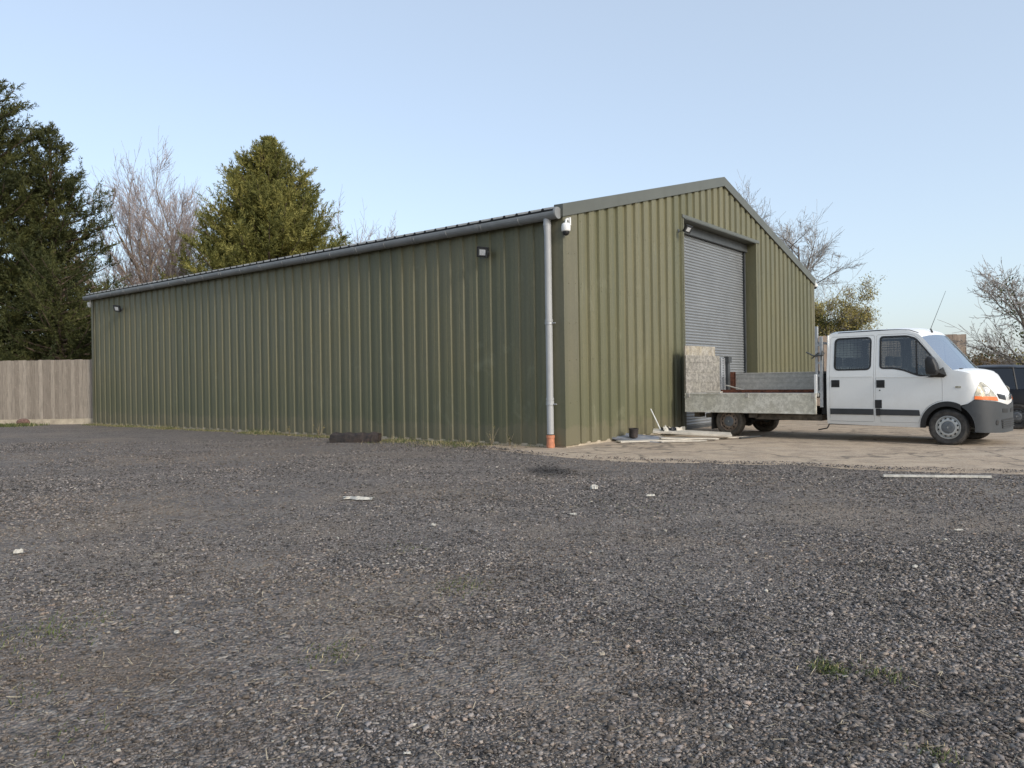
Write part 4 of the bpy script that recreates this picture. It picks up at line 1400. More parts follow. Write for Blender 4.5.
b = MB(); b.bbox((-4.25, .1, .44), (-4.05, .28, .54), .01); b.bbox((-5.78, .2, .42), (-5.62, .45, .53), .01); b.bbox((-5.42, .14, .42), (-5.2, .4, .52), .01); b.build('underside_box', M['brown_beam'], truck, off=OFF)
b = MB()
for y_ in (.06, 1.62):
    b = MB(); b.box((-5.22, y_, .15), (-5.20, y_ + .30, .60))
    b.build('mud_flap', M['rubber'], truck, off=OFF)
b = MB(); b.bbox((-5.93, 1.2, .42), (-5.88, 1.42, .52), .01); b.build('tail_lamp', M['red_lens'], truck, off=OFF)
b = MB(); b.box((-2.50, .10, .55), (-2.40, 1.9, 1.42)); b.build('cab_gap_box', M['seam'], truck, off=OFF)

# bed
bed = MB(); bed.box((-5.90, -.02, .93), (-2.52, 2.04, 1.0))
for k in range(9): bed.box((-5.95 + k * .37, .02, .88), (-5.88 + k * .37, 2.0, .93))
bed.build('bed_floor', M['bed_inner'], truck, off=OFF)
b = MB(); b.bbox((-5.88, -.062, .555), (-2.56, -.026, .985), .008)
b.bbox((-5.88, -.070, .965), (-2.56, -.024, .995), .006); b.bbox((-5.88, -.070, .55), (-2.56, -.024, .58), .006)
ds = b.build('dropside', M['bed_side'], truck, off=OFF)
ds['label'] = 'lichen stained side panel hanging down'
b = MB()
for x_ in (-2.62, -4.2, -5.78):
    b.bbox((x_ - .04, -.082, .90), (x_ + .04, -.06, 1.0), .006)
b.build('hinge', M['bed_inner'], ds)
b = MB(); b.bbox((-2.60, -.078, .56), (-2.555, -.068, 1.0), .004); b.build('edge_strip', M['bed_side'], ds)
b = MB(); b.bbox((-5.88, 2.01, 1.0), (-2.56, 2.045, 1.47), .008)
for z in (1.10, 1.22, 1.34): b.box((-5.86, 2.004, z), (-2.58, 2.012, z + .008))
b.bbox((-5.88, 2.0, 1.445), (-2.56, 2.052, 1.475), .006)
b.build('dropside', M['bed_inner'], truck, off=OFF)['label'] = 'grey far side panel standing upright'
b = MB(); b.bbox((-5.91, .0, 1.0), (-5.875, 1.62, 1.92), .008)
for z in (1.25, 1.5, 1.75): b.box((-5.876, .02, z), (-5.868, 1.6, z + .012))
b.build('tailboard', M['board'], truck, off=OFF)
# head frame behind the cab
b = MB()
for y_, zt in ((.0, 2.42), (1.96, 2.12)):
    b.bbox((-2.60, y_, .98), (-2.54, y_ + .06, zt), .008)
for z in (1.42, 2.05): b.bbox((-2.59, .06, z), (-2.55, 1.96, z + .05), .006)
for k in range(6): b.box((-2.58, .35 + k * .25, 1.47), (-2.56, .37 + k * .25, 2.1))
hf = b.build('ladder_rack', M['galv'], truck, off=OFF)
b = MB(); b.bbox((-2.50, .0, .70), (-2.44, .06, 2.20), .004)
for z in (1.0, 1.35, 1.62, 1.8, 2.0): b.box((-2.545, .01, z), (-2.49, .05, z + .05))
b.build('rack_stay', M['galv'], hf)
b = MB(); b.tube([(-2.78, -.03, 1.88), (-2.62, -.04, 1.80), (-2.40, -.04, 1.80), (-2.38, -.03, 1.86)], .016, 6); b.tube([(-2.66, -.03, 1.74), (-2.5, -.03, 1.86)], .014, 6); b.tube([(-2.45, -.03, 1.7), (-2.42, -.03, 1.9)], .012, 6)
b.build('clamp', M['dark_steel'], hf)
b = MB(); b.bbox((-2.62, -.02, .98), (-2.56, .04, 1.40), .01); b.build('corner_post', M['white_paint'], truck, off=OFF)


def on_truck(x, y, z=0):
    """truck-local (x forward) to world"""
    return ta - td * x * .963 + tu * y + Vector((0, 0, z))


def cargo(name, x, y, z, label, cat, rz=0, group=None):
    r = empty(name, on_truck(x, y, z), TRUCK_ROT + rz)
    return tag(r, label, cat, group)


def solo(o, loc, rz, label, cat, group=None, rot=None):
    o.location = loc
    o.rotation_euler = rot if rot else (0, 0, rz)
    return tag(o, label, cat, group)


b = MB(); b.bbox((-.02, -.72, 0), (.02, .72, 1.15), .006)
solo(b.build('loose_board', M['ochre_board']), on_truck(-5.94, .76, 1.005), TRUCK_ROT, 'taller loose board with ochre stained top standing behind the truck tailboard', 'board')
b = MB()
for k in range(14):
    z = .0 + k * .062
    b.box((-.012, -.11, z), (.012, .11, z + .035)); b.box((-.012, -.11, z + .035), (.012, -.04, z + .062)); b.box((-.012, .04, z + .035), (.012, .11, z + .062))
solo(b.build('perforated_strip', M['galv']), on_truck(-5.86, 1.75, 1.005), TRUCK_ROT, 'grey perforated metal strip upright beside the mottled tailboard', 'metal strip')
b = MB(); b.bbox((-.04, -.05, 0), (.04, .05, .90), .008); b.bbox((-.06, -.08, .74), (.08, .08, .90), .01)
solo(b.build('grey_post', M['dark_steel']), on_truck(-5.82, 1.93, 1.005), TRUCK_ROT, 'dark grey post with bracket head at the far rear corner of the truck bed', 'post')
b = MB(); b.box((-.05, -.05, 0), (-.042, .05, .50)); b.box((-.042, -.05, 0), (.05, -.042, .50)); b.box((-.042, .042, 0), (.05, .05, .50))
solo(b.build('rusty_upright', M['rust']), on_truck(-5.55, 1.72, 1.005), TRUCK_ROT, 'short rust red upright channel standing in the rear of the bed', 'metal channel')
b = MB(); b.box((-1.15, -.05, 0), (1.15, -.042, .07)); b.box((-1.15, -.042, 0), (1.15, .05, .008)); b.box((-1.15, .042, .008), (1.15, .05, .07))
solo(b.build('rusty_channel', M['rust']), on_truck(-3.9, .35, 1.005), TRUCK_ROT, 'long rusty brown channel lying along the truck bed', 'metal channel')
b = MB(); b.bbox((-.28, -.03, 0), (.28, .03, .022), .004)
solo(b.build('pale_lath', M['pale_board']), on_truck(-4.72, .40, 1.10), TRUCK_ROT, 'short pale lath tipped up over the rusty channel in the bed', 'lath', rot=(0, R(14), TRUCK_ROT))
b = MB(); b.bbox((-.17, -.14, 0), (.17, .14, .035), .006)
solo(b.build('board_offcut', M['pale_board']), on_truck(-5.2, .22, 1.005), TRUCK_ROT + .2, 'small pale board offcut lying on the bed near the rusty upright', 'board')

KX = .963
def _squeeze(o):
    for c in o.children:
        if c.name.startswith('wheel') and not c.name.startswith('wheel_arch'): continue
        if c.type == 'MESH':
            for v in c.data.vertices: v.co.x *= KX
        _squeeze(c)
bpy.context.view_layer.update()
_squeeze(truck)

# ------------------------------------------------------------------ dark car
CR = TRUCK_ROT + math.pi        # faces away to the left
cw = Vector((12.22, 18.75, 0))   # near rear wheel contact
cd = td
car = empty('dark_car', cw + cd * 1.28 + tu * .86, CR)
tag(car, 'black hatchback car mostly hidden behind the front of the white truck', 'car')
# local: x forward (away), y: to its left.  near side faces the camera = local +y  (car looks the other way)
CO = (-1.28, 0, 0)
CW = 1.72


def car_section(x):
    """half width, belt z, roof half width, roof z along x from rear wheel (0)"""
    return None


def lerp(xs, ys, x): return float(np.interp(x, xs, ys))


body_x = [-.78, -.74, -.60, -.3, .0, .5, 1.0, 1.8, 2.4, 2.8, 3.1, 3.3, 3.38]
b = MB()
rows = []
for x in body_x:
    hw = lerp([-.78, -.6, -.2, 2.4, 3.1, 3.38], [.66, .78, .86, .86, .78, .55], x)
    belt = lerp([-.78, -.6, 0, 2.0, 3.1, 3.38], [.88, .98, 1.0, .95, .78, .62], x)
    low = lerp([-.78, -.6, 2.9, 3.38], [.36, .24, .22, .34], x)
    rows.append([(x, -hw * .55, low), (x, -hw * .96, low + .05), (x, -hw, .55), (x, -hw * .985, .80), (x, -hw * .93, belt), (x, -hw * .6, belt + .03), (x, 0, belt + .045), (x, hw * .6, belt + .03), (x, hw * .93, belt), (x, hw * .985, .80), (x, hw, .55), (x, hw * .96, low + .05), (x, hw * .55, low)])
m_ = len(rows[0])
b.add([p for r_ in rows for p in r_], [(i * m_ + j, i * m_ + j + 1, (i + 1) * m_ + j + 1, (i + 1) * m_ + j) for i in range(len(rows) - 1) for j in range(m_ - 1)] + [tuple(range(m_)), tuple(range((len(rows) - 1) * m_, len(rows) * m_))])
# underside
b.add([rows[0][0], rows[0][-1], rows[-1][-1], rows[-1][0]], [(0, 1, 2, 3)])
cb = b.build('body', M['black_car'], car, True, off=CO, angle=R(35))
b = MB()
gx = [(-.66, .98, .78, 0), (-.50, 1.25, .70, 0), (-.30, 1.50, .60, 0), (.2, 1.555, .60, 0), (.9, 1.56, .60, 0), (1.35, 1.50, .60, 0), (2.05, 1.0, .74, 0)]
vs = []
for x, z, hw, _ in gx: vs += [(x, -hw, z - .03), (x, -hw * .85, z), (x, 0, z + .03), (x, hw * .85, z), (x, hw, z - .03)]
b.add(vs, [(i * 5 + j, i * 5 + j + 1, i * 5 + j + 6, i * 5 + j + 5) for i in (2, 3, 4) for j in range(4)])
b.build('roof', M['black_car'], car, True, off=CO, angle=R(50))
b = MB(); b.add(vs, [(i * 5 + j, i * 5 + j + 1, i * 5 + j + 6, i * 5 + j + 5) for i in (0, 1) for j in range(4)]); b.build('rear_window', M['windscreen'], car, True, off=CO)
b = MB(); b.add(vs, [(5 * 5 + j, 5 * 5 + j + 1, 6 * 5 + j + 1, 6 * 5 + j) for j in range(4)]); b.build('windscreen', M['windscreen'], car, True, off=CO)
for sg in (-1, 1):
    def gp(x, z):
        k = (z - .97) / .55
        return (x, sg * (.81 - .20 * k), z)
    b = MB(); b.add([gp(-.62, .98), gp(-.30, 1.46), gp(.25, 1.52), gp(.9, 1.525), gp(1.35, 1.46), gp(2.0, .97)], [(0, 1, 2, 3, 4, 5)]); b.build('side_window', M['car_glass'], car, off=CO)
    b = MB()
    for P1, P2, w_ in (((-.64, .97), (-.28, 1.49), .05), ((.0, .97), (.12, 1.51), .05), ((.95, .97), (.90, 1.52), .05), ((2.02, .96), (1.34, 1.48), .05), ((-.30, 1.49), (1.35, 1.50), .035)):
        b.tube([gp(*P1), gp(*P2)], w_ * .4, 5)
    b.build('pillar', M['black'], car, off=CO)
    b = MB(); b.bbox((-.70, sg * .74 - .05, .80), (-.58, sg * .74 + .08, 1.02), .02); b.build('tail_light', M['red_lens'], car, off=CO)
    for x_ in (0, 2.56):
        wheel(car, Vector((x_, sg * .875, .315)), sg, .315, .20, off=CO, rimmat=M['dark_steel'])
        b = MB()
        n = 14
        vs2 = []
        for k in range(n + 1):
            t = math.pi * k / n
            vs2 += [(x_ + .36 * math.cos(t), sg * .868, .30 + .36 * math.sin(t)), (x_ + .33 * math.cos(t), sg * .872, .30 + .33 * math.sin(t))]
        b.add(vs2, [(2 * k, 2 * k + 2, 2 * k + 3, 2 * k + 1) for k in range(n)])
        b.build('wheel_arch', M['seam'], car, off=CO)
b = MB()
b.bbox((-.84, -.74, .36), (-.70, .74, .62), .04); b.build('bumper', M['black_car'], car, off=CO)
b = MB(); b.bbox((-.30, -.50, 1.56), (-.24, -.46, 1.60), .01); b.build('roof_aerial', M['black'], car, off=CO)

# ------------------------------------------------------------------ small things on the ground
def gz(x, y): return float(ground_z(x, y))


b = MB()
nx_ = 26
rr_ = random.Random(5)
sec_ = [(-.13, 0), (-.135, .10), (-.125, .20), (-.09, .245), (0, .25), (.09, .24), (.13, .2), (.13, 0)]
vs = []
for i in range(nx_):
    x = -.58 + 1.16 * i / (nx_ - 1)
    w_ = .02 * math.sin(i * .9) + rr_.uniform(-.008, .008)
    for k, (y, z) in enumerate(sec_):
        ex = (rr_.uniform(-.04, .02) if i in (0, nx_ - 1) else 0) * (1 if i else -1)
        vs.append((x + ex + rr_.uniform(-.006, .006), y * (1 + w_) + rr_.uniform(-.008, .008), z + (w_ * .6 + rr_.uniform(-.009, .009)) * (z > .05)))
m_ = len(sec_)
b.add(vs, [(i * m_ + k, i * m_ + (k + 1) % m_, (i + 1) * m_ + (k + 1) % m_, (i + 1) * m_ + k) for i in range(nx_ - 1) for k in range(m_)] + [tuple(range(m_)), tuple(range((nx_ - 1) * m_, nx_ * m_))])
blk = b.build('timber_block', M['sleeper'])
solo(blk, Vector((-3.62, 17.85, -.03)), 0, 'dark tarred timber block lying against the foot of the side wall', 'timber block', rot=(0, R(-.6), R(-12)))

# pile by the gable
PILE = Vector((-.29, -.50, 0))
b = MB(); b.bbox((-.62, -.30, 0), (.62, .30, .012), .003); b.box((-.62, -.30, .012), (.62, -.285, .045)); b.box((-.62, .285, .012), (.62, .30, .045))
solo(b.build('bent_sheet', M['blue_sheet']), Vector((3.03, 17.35, .05)) + PILE, 0, 'grey blue metal tray sheet with turned edges under the dark pot', 'metal sheet', rot=(R(6), R(5), R(-24)))
b = MB(); b.lathe([(.085, 0), (.095, .01), (.098, .16), (.108, .165), (.108, .195), (.092, .195), (.088, .03), (0, .028)], Matrix.Rotation(-math.pi / 2, 4, 'Y'), 24)
solo(b.build('plant_pot', M['sleeper'], smooth=True, angle=R(40)), Vector((2.92, 17.38, .09)) + PILE, 0, 'small dark brown pot standing on the grey metal tray', 'pot', rot=(R(4), R(2), 0))
b = MB(); b.bbox((-.95, -.14, 0), (.95, .14, .03), .004)
solo(b.build('loose_board', M['pale_board']), Vector((3.45, 17.15, .02)) + PILE, 0, 'flat whitish board at the front of the rubbish pile by the gable', 'board', rot=(0, 0, R(14)))
b = MB(); b.bbox((-.85, -.24, 0), (.85, .24, .05), .006)
solo(b.build('loose_board', M['pale_board']), Vector((4.28, 17.75, .12)) + PILE, 0, 'wide pale board lying on top of the pile beside the door jamb', 'board', rot=(R(3), R(3), R(-12)))
b = MB(); b.bbox((-.75, -.16, 0), (.75, .16, .035), .006)
solo(b.build('loose_board', M['ochre_board']), Vector((3.75, 17.95, .07)) + PILE, 0, 'stained board underneath the wide pale one near the wall', 'board', rot=(R(-2), R(-2), R(22)))
b = MB(); b.bbox((-.65, -.09, 0), (.65, .09, .025), .004)
solo(b.build('loose_board', M['pale_board']), Vector((4.10, 17.25, .045)) + PILE, 0, 'narrow cream plank poking out between the pile and the truck wheel', 'board', rot=(0, R(2), R(8)))
b = MB(); b.tube([(0, 0, 0), (-.10, .05, .25), (-.24, .12, .58)], [.014, .013, .012], 6)
solo(b.build('white_cane', M['white_plastic']), Vector((3.66, 17.9, .10)) + PILE, 0, 'thin white cane leaning up out of the pile against the gable wall', 'cane')


def crumple(name, mat, L_, W_, H_, loc, rz, label, cat, seed, group=None, n=9):
    rr = random.Random(seed)
    b = MB()
    vs = []
    m = 6
    for i in range(n):
        u = i / (n - 1) * 2 - 1
        wv = W_ * (1 - .7 * abs(u) ** 2.2) * rr.uniform(.7, 1.15)
        cy = rr.uniform(-.25, .25) * W_
        for j in range(m):
            v = j / (m - 1) * 2 - 1
            vs.append(Vector((u * L_ / 2 + rr.uniform(-.04, .04) * L_, cy + v * wv / 2, H_ * (1 - v * v) * rr.uniform(.3, 1.1) + .002)))
    b.add(vs, [(i * m + j, i * m + j + 1, (i + 1) * m + j + 1, (i + 1) * m + j) for i in range(n - 1) for j in range(m - 1)])
    o = b.build(name, mat)
    md = o.modifiers.new('thick', 'SOLIDIFY'); md.thickness = .003
    return solo(o, loc, rz, label, cat, group)


crumple('black_sheeting', M['black'], .34, .22, .14, Vector((3.78, 17.85, .15)) + PILE, .3, 'crumpled black sheeting at the foot of the white cane', 'plastic sheeting', 3)
crumple('white_rag', M['white_scrap'], .26, .16, .16, Vector((3.68, 17.80, .15)) + PILE, 1.2, 'crumpled white rag on the pile at the base of the cane', 'rag', 9)
crumple('white_rag', M['pale_board'], .36, .2, .12, Vector((4.0, 17.98, .17)) + PILE, .2, 'folded dusty cloth on the far end of the pile by the jamb', 'rag', 12)
b = MB(); b.bbox((-.75, -.022, 0), (.75, .022, .02), .003)
solo(b.build('thin_lath', M['pale_board']), Vector((4.62, 17.05, .02)), R(26), 'thin pale lath flat on the concrete ahead of the truck rear wheel', 'lath')
b = MB(); b.bbox((-.40, -.03, 0), (.40, .03, .03), .003)
solo(b.build('dark_bar', M['dark_steel']), Vector((5.28, 17.2, .02)), R(40), 'short dark bar lying at the end of the thin pale lath', 'bar')
b = MB(); b.bbox((-.50, -.04, 0), (.50, .04, .02), .003)
solo(b.build('thin_lath', M['pale_board']), Vector((3.9, 16.85, .02)) + PILE, R(8), 'short cream lath nearest the camera in the rubbish pile', 'lath')

# white batten on the gravel
b = MB()
pts = [(-.66 + i * .12, random.uniform(-.004, .004)) for i in range(12)]
for (xa, ya), (xb, yb) in zip(pts, pts[1:]):
    b.add([(xa, ya - .022, 0), (xb, yb - .022, 0), (xb, yb + .022, 0), (xa, ya + .022, 0), (xa, ya - .022, .028), (xb, yb - .022, .028), (xb, yb + .022, .028), (xa, ya + .022, .028)], [(4, 5, 6, 7), (0, 1, 5, 4), (2, 3, 7, 6), (1, 2, 6, 5), (3, 0, 4, 7)])
solo(b.build('white_batten', M['batten']), Vector((5.58, 10.20, gz(5.58, 10.2) + .012)), 0, 'long thin white batten lying on gravel in front of the truck', 'batten', rot=(0, R(.3), R(-9.5)))
crumple('plastic_scrap', M['white_scrap'], .40, .13, .035, Vector((-1.82, 9.05, gz(-1.82, 9.05) + .01)), -.35, 'crumpled white plastic strip on the gravel before the side wall', 'litter', 21, 'white litter on the gravel')
LIT = [((594, 489), (1.0, 9.59), .11, .10, .05, 'squarish white chunk on gravel just before the shed corner', 'white_scrap'),
       ((650, 496), (1.58, 8.95), .13, .05, .02, 'flat white flake on gravel right of the squarish chunk', 'white_scrap'),
       ((18, 552), (-4.1, 6.39), .08, .06, .035, 'yellowish white lump at the far left edge of the yard', 'white_scrap'),
       ((430, 528), (-.76, 7.3), .06, .03, .02, 'tiny white scrap in mid yard nearer than the plastic strip', 'white_scrap'),
       ((573, 516), (.6, 7.8), .09, .03, .015, 'slim white sliver on gravel nearer than the squarish chunk', 'white_scrap'),
       ((909, 571), (2.82, 5.45), .05, .035, .015, 'white pebble like chip in the right foreground gravel', 'white_scrap'),
       ((965, 534), (3.85, 6.7), .09, .03, .012, 'flat white sliver on gravel at the right nearer than the batten', 'white_scrap'),
       ((175, 632), (-1.85, 4.22), .035, .025, .012, 'little white crumb by the left foreground weeds', 'white_scrap'),
       ((404, 754), (-.40, 2.80), .030, .008, .004, 'slender white splinter at the bottom of the yard', 'white_scrap'),
       ((603, 655), (.42, 3.78), .028, .02, .012, 'pale brown chip in the centre foreground gravel', 'ochre_board')]
for i, (_, (x, y), l_, w_, h_, lab, mt) in enumerate(LIT):
    crumple('white_scrap', M[mt], l_ * .8, w_ * .8, h_, Vector((x, y, gz(x, y) + .010)), random.uniform(-.5, .5), lab, 'litter', 40 + i, 'white litter on the gravel', 6)
# lump of brick by the left fence
bm = bmesh.new(); bmesh.ops.create_icosphere(bm, subdivisions=2, radius=1)
for v in bm.verts: v.co = Vector((v.co.x * .26, v.co.y * .14, v.co.z * .13)) * random.uniform(.85, 1.1)
me = bpy.data.meshes.new('brown_lump'); bm.to_mesh(me); bm.free(); me.materials.append(M['brick'])
o = bpy.data.objects.new('brown_lump', me); COL.objects.link(o)
solo(o, Vector((-18.05, 28.55, .12)), .2, 'brown lump lying on the plinth at the foot of the left fence', 'stone')


# ------------------------------------------------------------------ leafy weed by the downpipe, weeds by the wall
def leafy_weed(loc, h, n, label, seed, mat='ivy'):
    rr = random.Random(seed)
    r = empty('leafy_weed', loc)
    tag(r, label, 'weed', 'weeds along the side wall')
    b = MB()
    tips = []
    for i in range(n):
        a = rr.uniform(0, 6.28); ln = h * rr.uniform(.5, 1.0); sp = rr.uniform(.1, .6)
        p = [Vector((0, 0, 0)), Vector((math.cos(a) * sp * ln * .4, math.sin(a) * sp * ln * .4, ln * .55)), Vector((math.cos(a) * sp * ln, math.sin(a) * sp * ln, ln))]
        b.tube(p, [.004, .003, .0015], 3); tips.append(p)
    b.build('stem', M['bark_tan'], r)
    V, Fc, Cc = [], [], []
    for p in tips:
        for k in range(9):
            t = rr.uniform(.15, 1)
            q = p[0].lerp(p[1], t * 2) if t < .5 else p[1].lerp(p[2], t * 2 - 1)
            d = Vector((rr.uniform(-1, 1), rr.uniform(-1, 1), rr.uniform(-.2, .7))).normalized() * rr.uniform(.02, .05)
            s = d.cross(Vector((0, 0, 1))).normalized() * d.length * .3
            o = len(V); V += [q, q + d * .5 + s, q + d, q + d * .5 - s]; Fc.append((o, o + 1, o + 2, o + 3)); Cc.append((rr.random(),) * 3 + (1,))
    np_mesh('leaves', np.array([tuple(v) for v in V]), np.array(Fc), M[mat], r, color=np.array(Cc))


leafy_weed(on_shed(-.22, 1.25, -.02), .30, 12, 'leafy green weed on the wall foot left of the downpipe', 1)
leafy_weed(on_shed(-.20, 1.75, -.02), .42, 5, 'tall thin weed stalk just left of the leafy one at the wall', 2, 'catkin')
leafy_weed(on_shed(-.25, 5.6, -.02), .20, 7, 'low green weed on the wall foot right of the dark block', 4)
leafy_weed(on_shed(-.20, 7.6, -.02), .36, 7, 'dry straggly weed behind the left end of the dark block', 5, 'catkin')
leafy_weed(on_shed(-.25, 8.8, -.02), .30, 6, 'dry thin weed by the wall left of the dark block', 6, 'catkin')


# ------------------------------------------------------------------ trees
class Tubes:
    def __init__(s): s.V = []; s.F = []; s.n = 0
    def add(s, pts, rad, k):
        P = np.array(pts, float); m = len(P); rad = np.asarray(rad, float)
        D = np.gradient(P, axis=0); D /= np.linalg.norm(D, axis=1)[:, None] + 1e-9
        a = np.where(np.abs(D[:, 2:3]) < .9, np.array([[0, 0, 1.]]), np.array([[1., 0, 0]]))
        a = np.repeat(a[:1], m, 0)
        U = np.cross(D, a); U /= np.linalg.norm(U, axis=1)[:, None] + 1e-9
        Wv = np.cross(D, U)
        t = np.arange(k) * 2 * math.pi / k
        ring_ = P[:, None, :] + (U[:, None, :] * np.cos(t)[None, :, None] + Wv[:, None, :] * np.sin(t)[None, :, None]) * rad[:, None, None]
        s.V.append(ring_.reshape(-1, 3))
        i = np.arange(m - 1)[:, None] * k; j = np.arange(k)[None, :]; j2 = (j + 1) % k
        s.F.append((np.stack([i + j, i + j2, i + k + j2, i + k + j], 2).reshape(-1, 4)) + s.n)
        s.n += m * k
    def build(s, name, mat, parent):
        if not s.V: return None
        return np_mesh(name, np.concatenate(s.V), np.concatenate(s.F), mat, parent, smooth=True)


def bare_tree(loc, H, label, seed, stems=1, spread=.55, up=.35, lv=4, trunk_mat='bark', twig_mat='twig_brown', twr=.010, kids=(6, 6, 5, 4), trunk_h=.25, rad=None, leaf=None, name='bare_tree', ivy=None, group='bare winter trees', decay=.62, leafn=0):
    rr = random.Random(seed)
    r = empty(name, loc); tag(r, label, 'tree', group)
    T0, T1 = Tubes(), Tubes()
    rad = rad or H * .016
    tips = []
    limbs = []
    def grow_(p, d, ln, ra, lvl):
        seg = 6 if lvl == 0 else (5 if lvl < 3 else 3)
        pts = [p.copy()]; dd = d.copy()
        for i in range(seg):
            dd = (dd + Vector((rr.gauss(0, .13), rr.gauss(0, .13), rr.gauss(0, .07) + up * .16))).normalized()
            pts.append(pts[-1] + dd * ln / seg)
        end = ra * (.28 if lvl < lv else .5)
        rads = [max(twr * .8, ra + (end - ra) * i / seg) for i in range(seg + 1)]
        (T0 if lvl <= 1 else T1).add(pts, rads, 7 if lvl == 0 else (5 if lvl == 1 else 3))
        if lvl <= 1: limbs.append((pts, rads))
        if lvl >= lv:
            tips.append(pts[-1]); tips.append(pts[len(pts) // 2]); return
        n = kids[lvl]
        for k in range(n):
            t = (trunk_h if lvl == 0 else .18) + (1 - (trunk_h if lvl == 0 else .18)) * (k + rr.uniform(.1, .9)) / n
            x = t * seg; i = min(seg - 1, int(x)); q = pts[i].lerp(pts[i + 1], x - i)
            base = (pts[i + 1] - pts[i]).normalized()
            az = rr.uniform(0, 6.283) if lvl == 0 else rr.uniform(0, 6.283)
            side = base.orthogonal().normalized(); side.rotate(Matrix.Rotation(az, 3, base))
            sp = spread * rr.uniform(.6, 1.35)
            nd = (base * math.cos(sp) + side * math.sin(sp)).normalized()
            f = decay * rr.uniform(.75, 1.2) * (1.15 - .55 * t)
            grow_(q, nd, ln * f, max(twr, rads[i] * rr.uniform(.42, .62)), lvl + 1)
        if lvl > 0: grow_(pts[-1], dd, ln * .45, max(twr, end), max(lvl + 1, lv - 1))
    for s_ in range(stems):
        a = 6.283 * s_ / stems + rr.uniform(-.4, .4); ln = H * (1 if stems == 1 else rr.uniform(.72, .95))
        tilt = 0.03 if stems == 1 else rr.uniform(.10, .28)
        grow_(Vector((math.cos(a) * .12 * (stems > 1), math.sin(a) * .12 * (stems > 1), -.1)), Vector((math.cos(a) * tilt, math.sin(a) * tilt, 1)).normalized(), ln * .80, rad * (1 if stems == 1 else .75), 0)
    T0.build('trunk', M[trunk_mat], r)
    T1.build('crown', M[twig_mat], r)
    if leaf:
        P = np.array([tuple(t) for t in tips]); P = P[RNG.random(len(P)) < leafn]
        leaf_cloud('leaves', P, .16, 5, .05, M[leaf], r)
    if ivy:
        P = []
        for pts, rads in limbs:
            for a_, b_ in zip(pts, pts[1:]):
                for k in range(ivy):
                    q = a_.lerp(b_, rr.random())
                    if q.z < H * .70: P.append(tuple(q + Vector((rr.gauss(0, .16), rr.gauss(0, .16), rr.gauss(0, .1)))))
        leaf_cloud('ivy', np.array(P), .10, 4, .06, M['ivy'], r)
    return r


def leaf_cloud(name, P, sp, k, size, mat, parent):
    n = len(P) * k
    if n == 0: return
    C_ = np.repeat(P, k, 0) + RNG.normal(0, sp, (n, 3))
    d = RNG.normal(0, 1, (n, 3)); d /= np.linalg.norm(d, axis=1)[:, None]
    e = RNG.normal(0, 1, (n, 3)); e = np.cross(d, e); e /= np.linalg.norm(e, axis=1)[:, None]
    s = size * RNG.uniform(.5, 1.4, n)[:, None]
    V = np.stack([C_ - d * s, C_ + e * s * .45, C_ + d * s, C_ - e * s * .45], 1).reshape(-1, 3)
    Fc = np.arange(n * 4).reshape(-1, 4)
    t = RNG.random(n)
    return np_mesh(name, V, Fc, mat, parent, color=np.stack([t, t, t, np.ones(n)], 1))


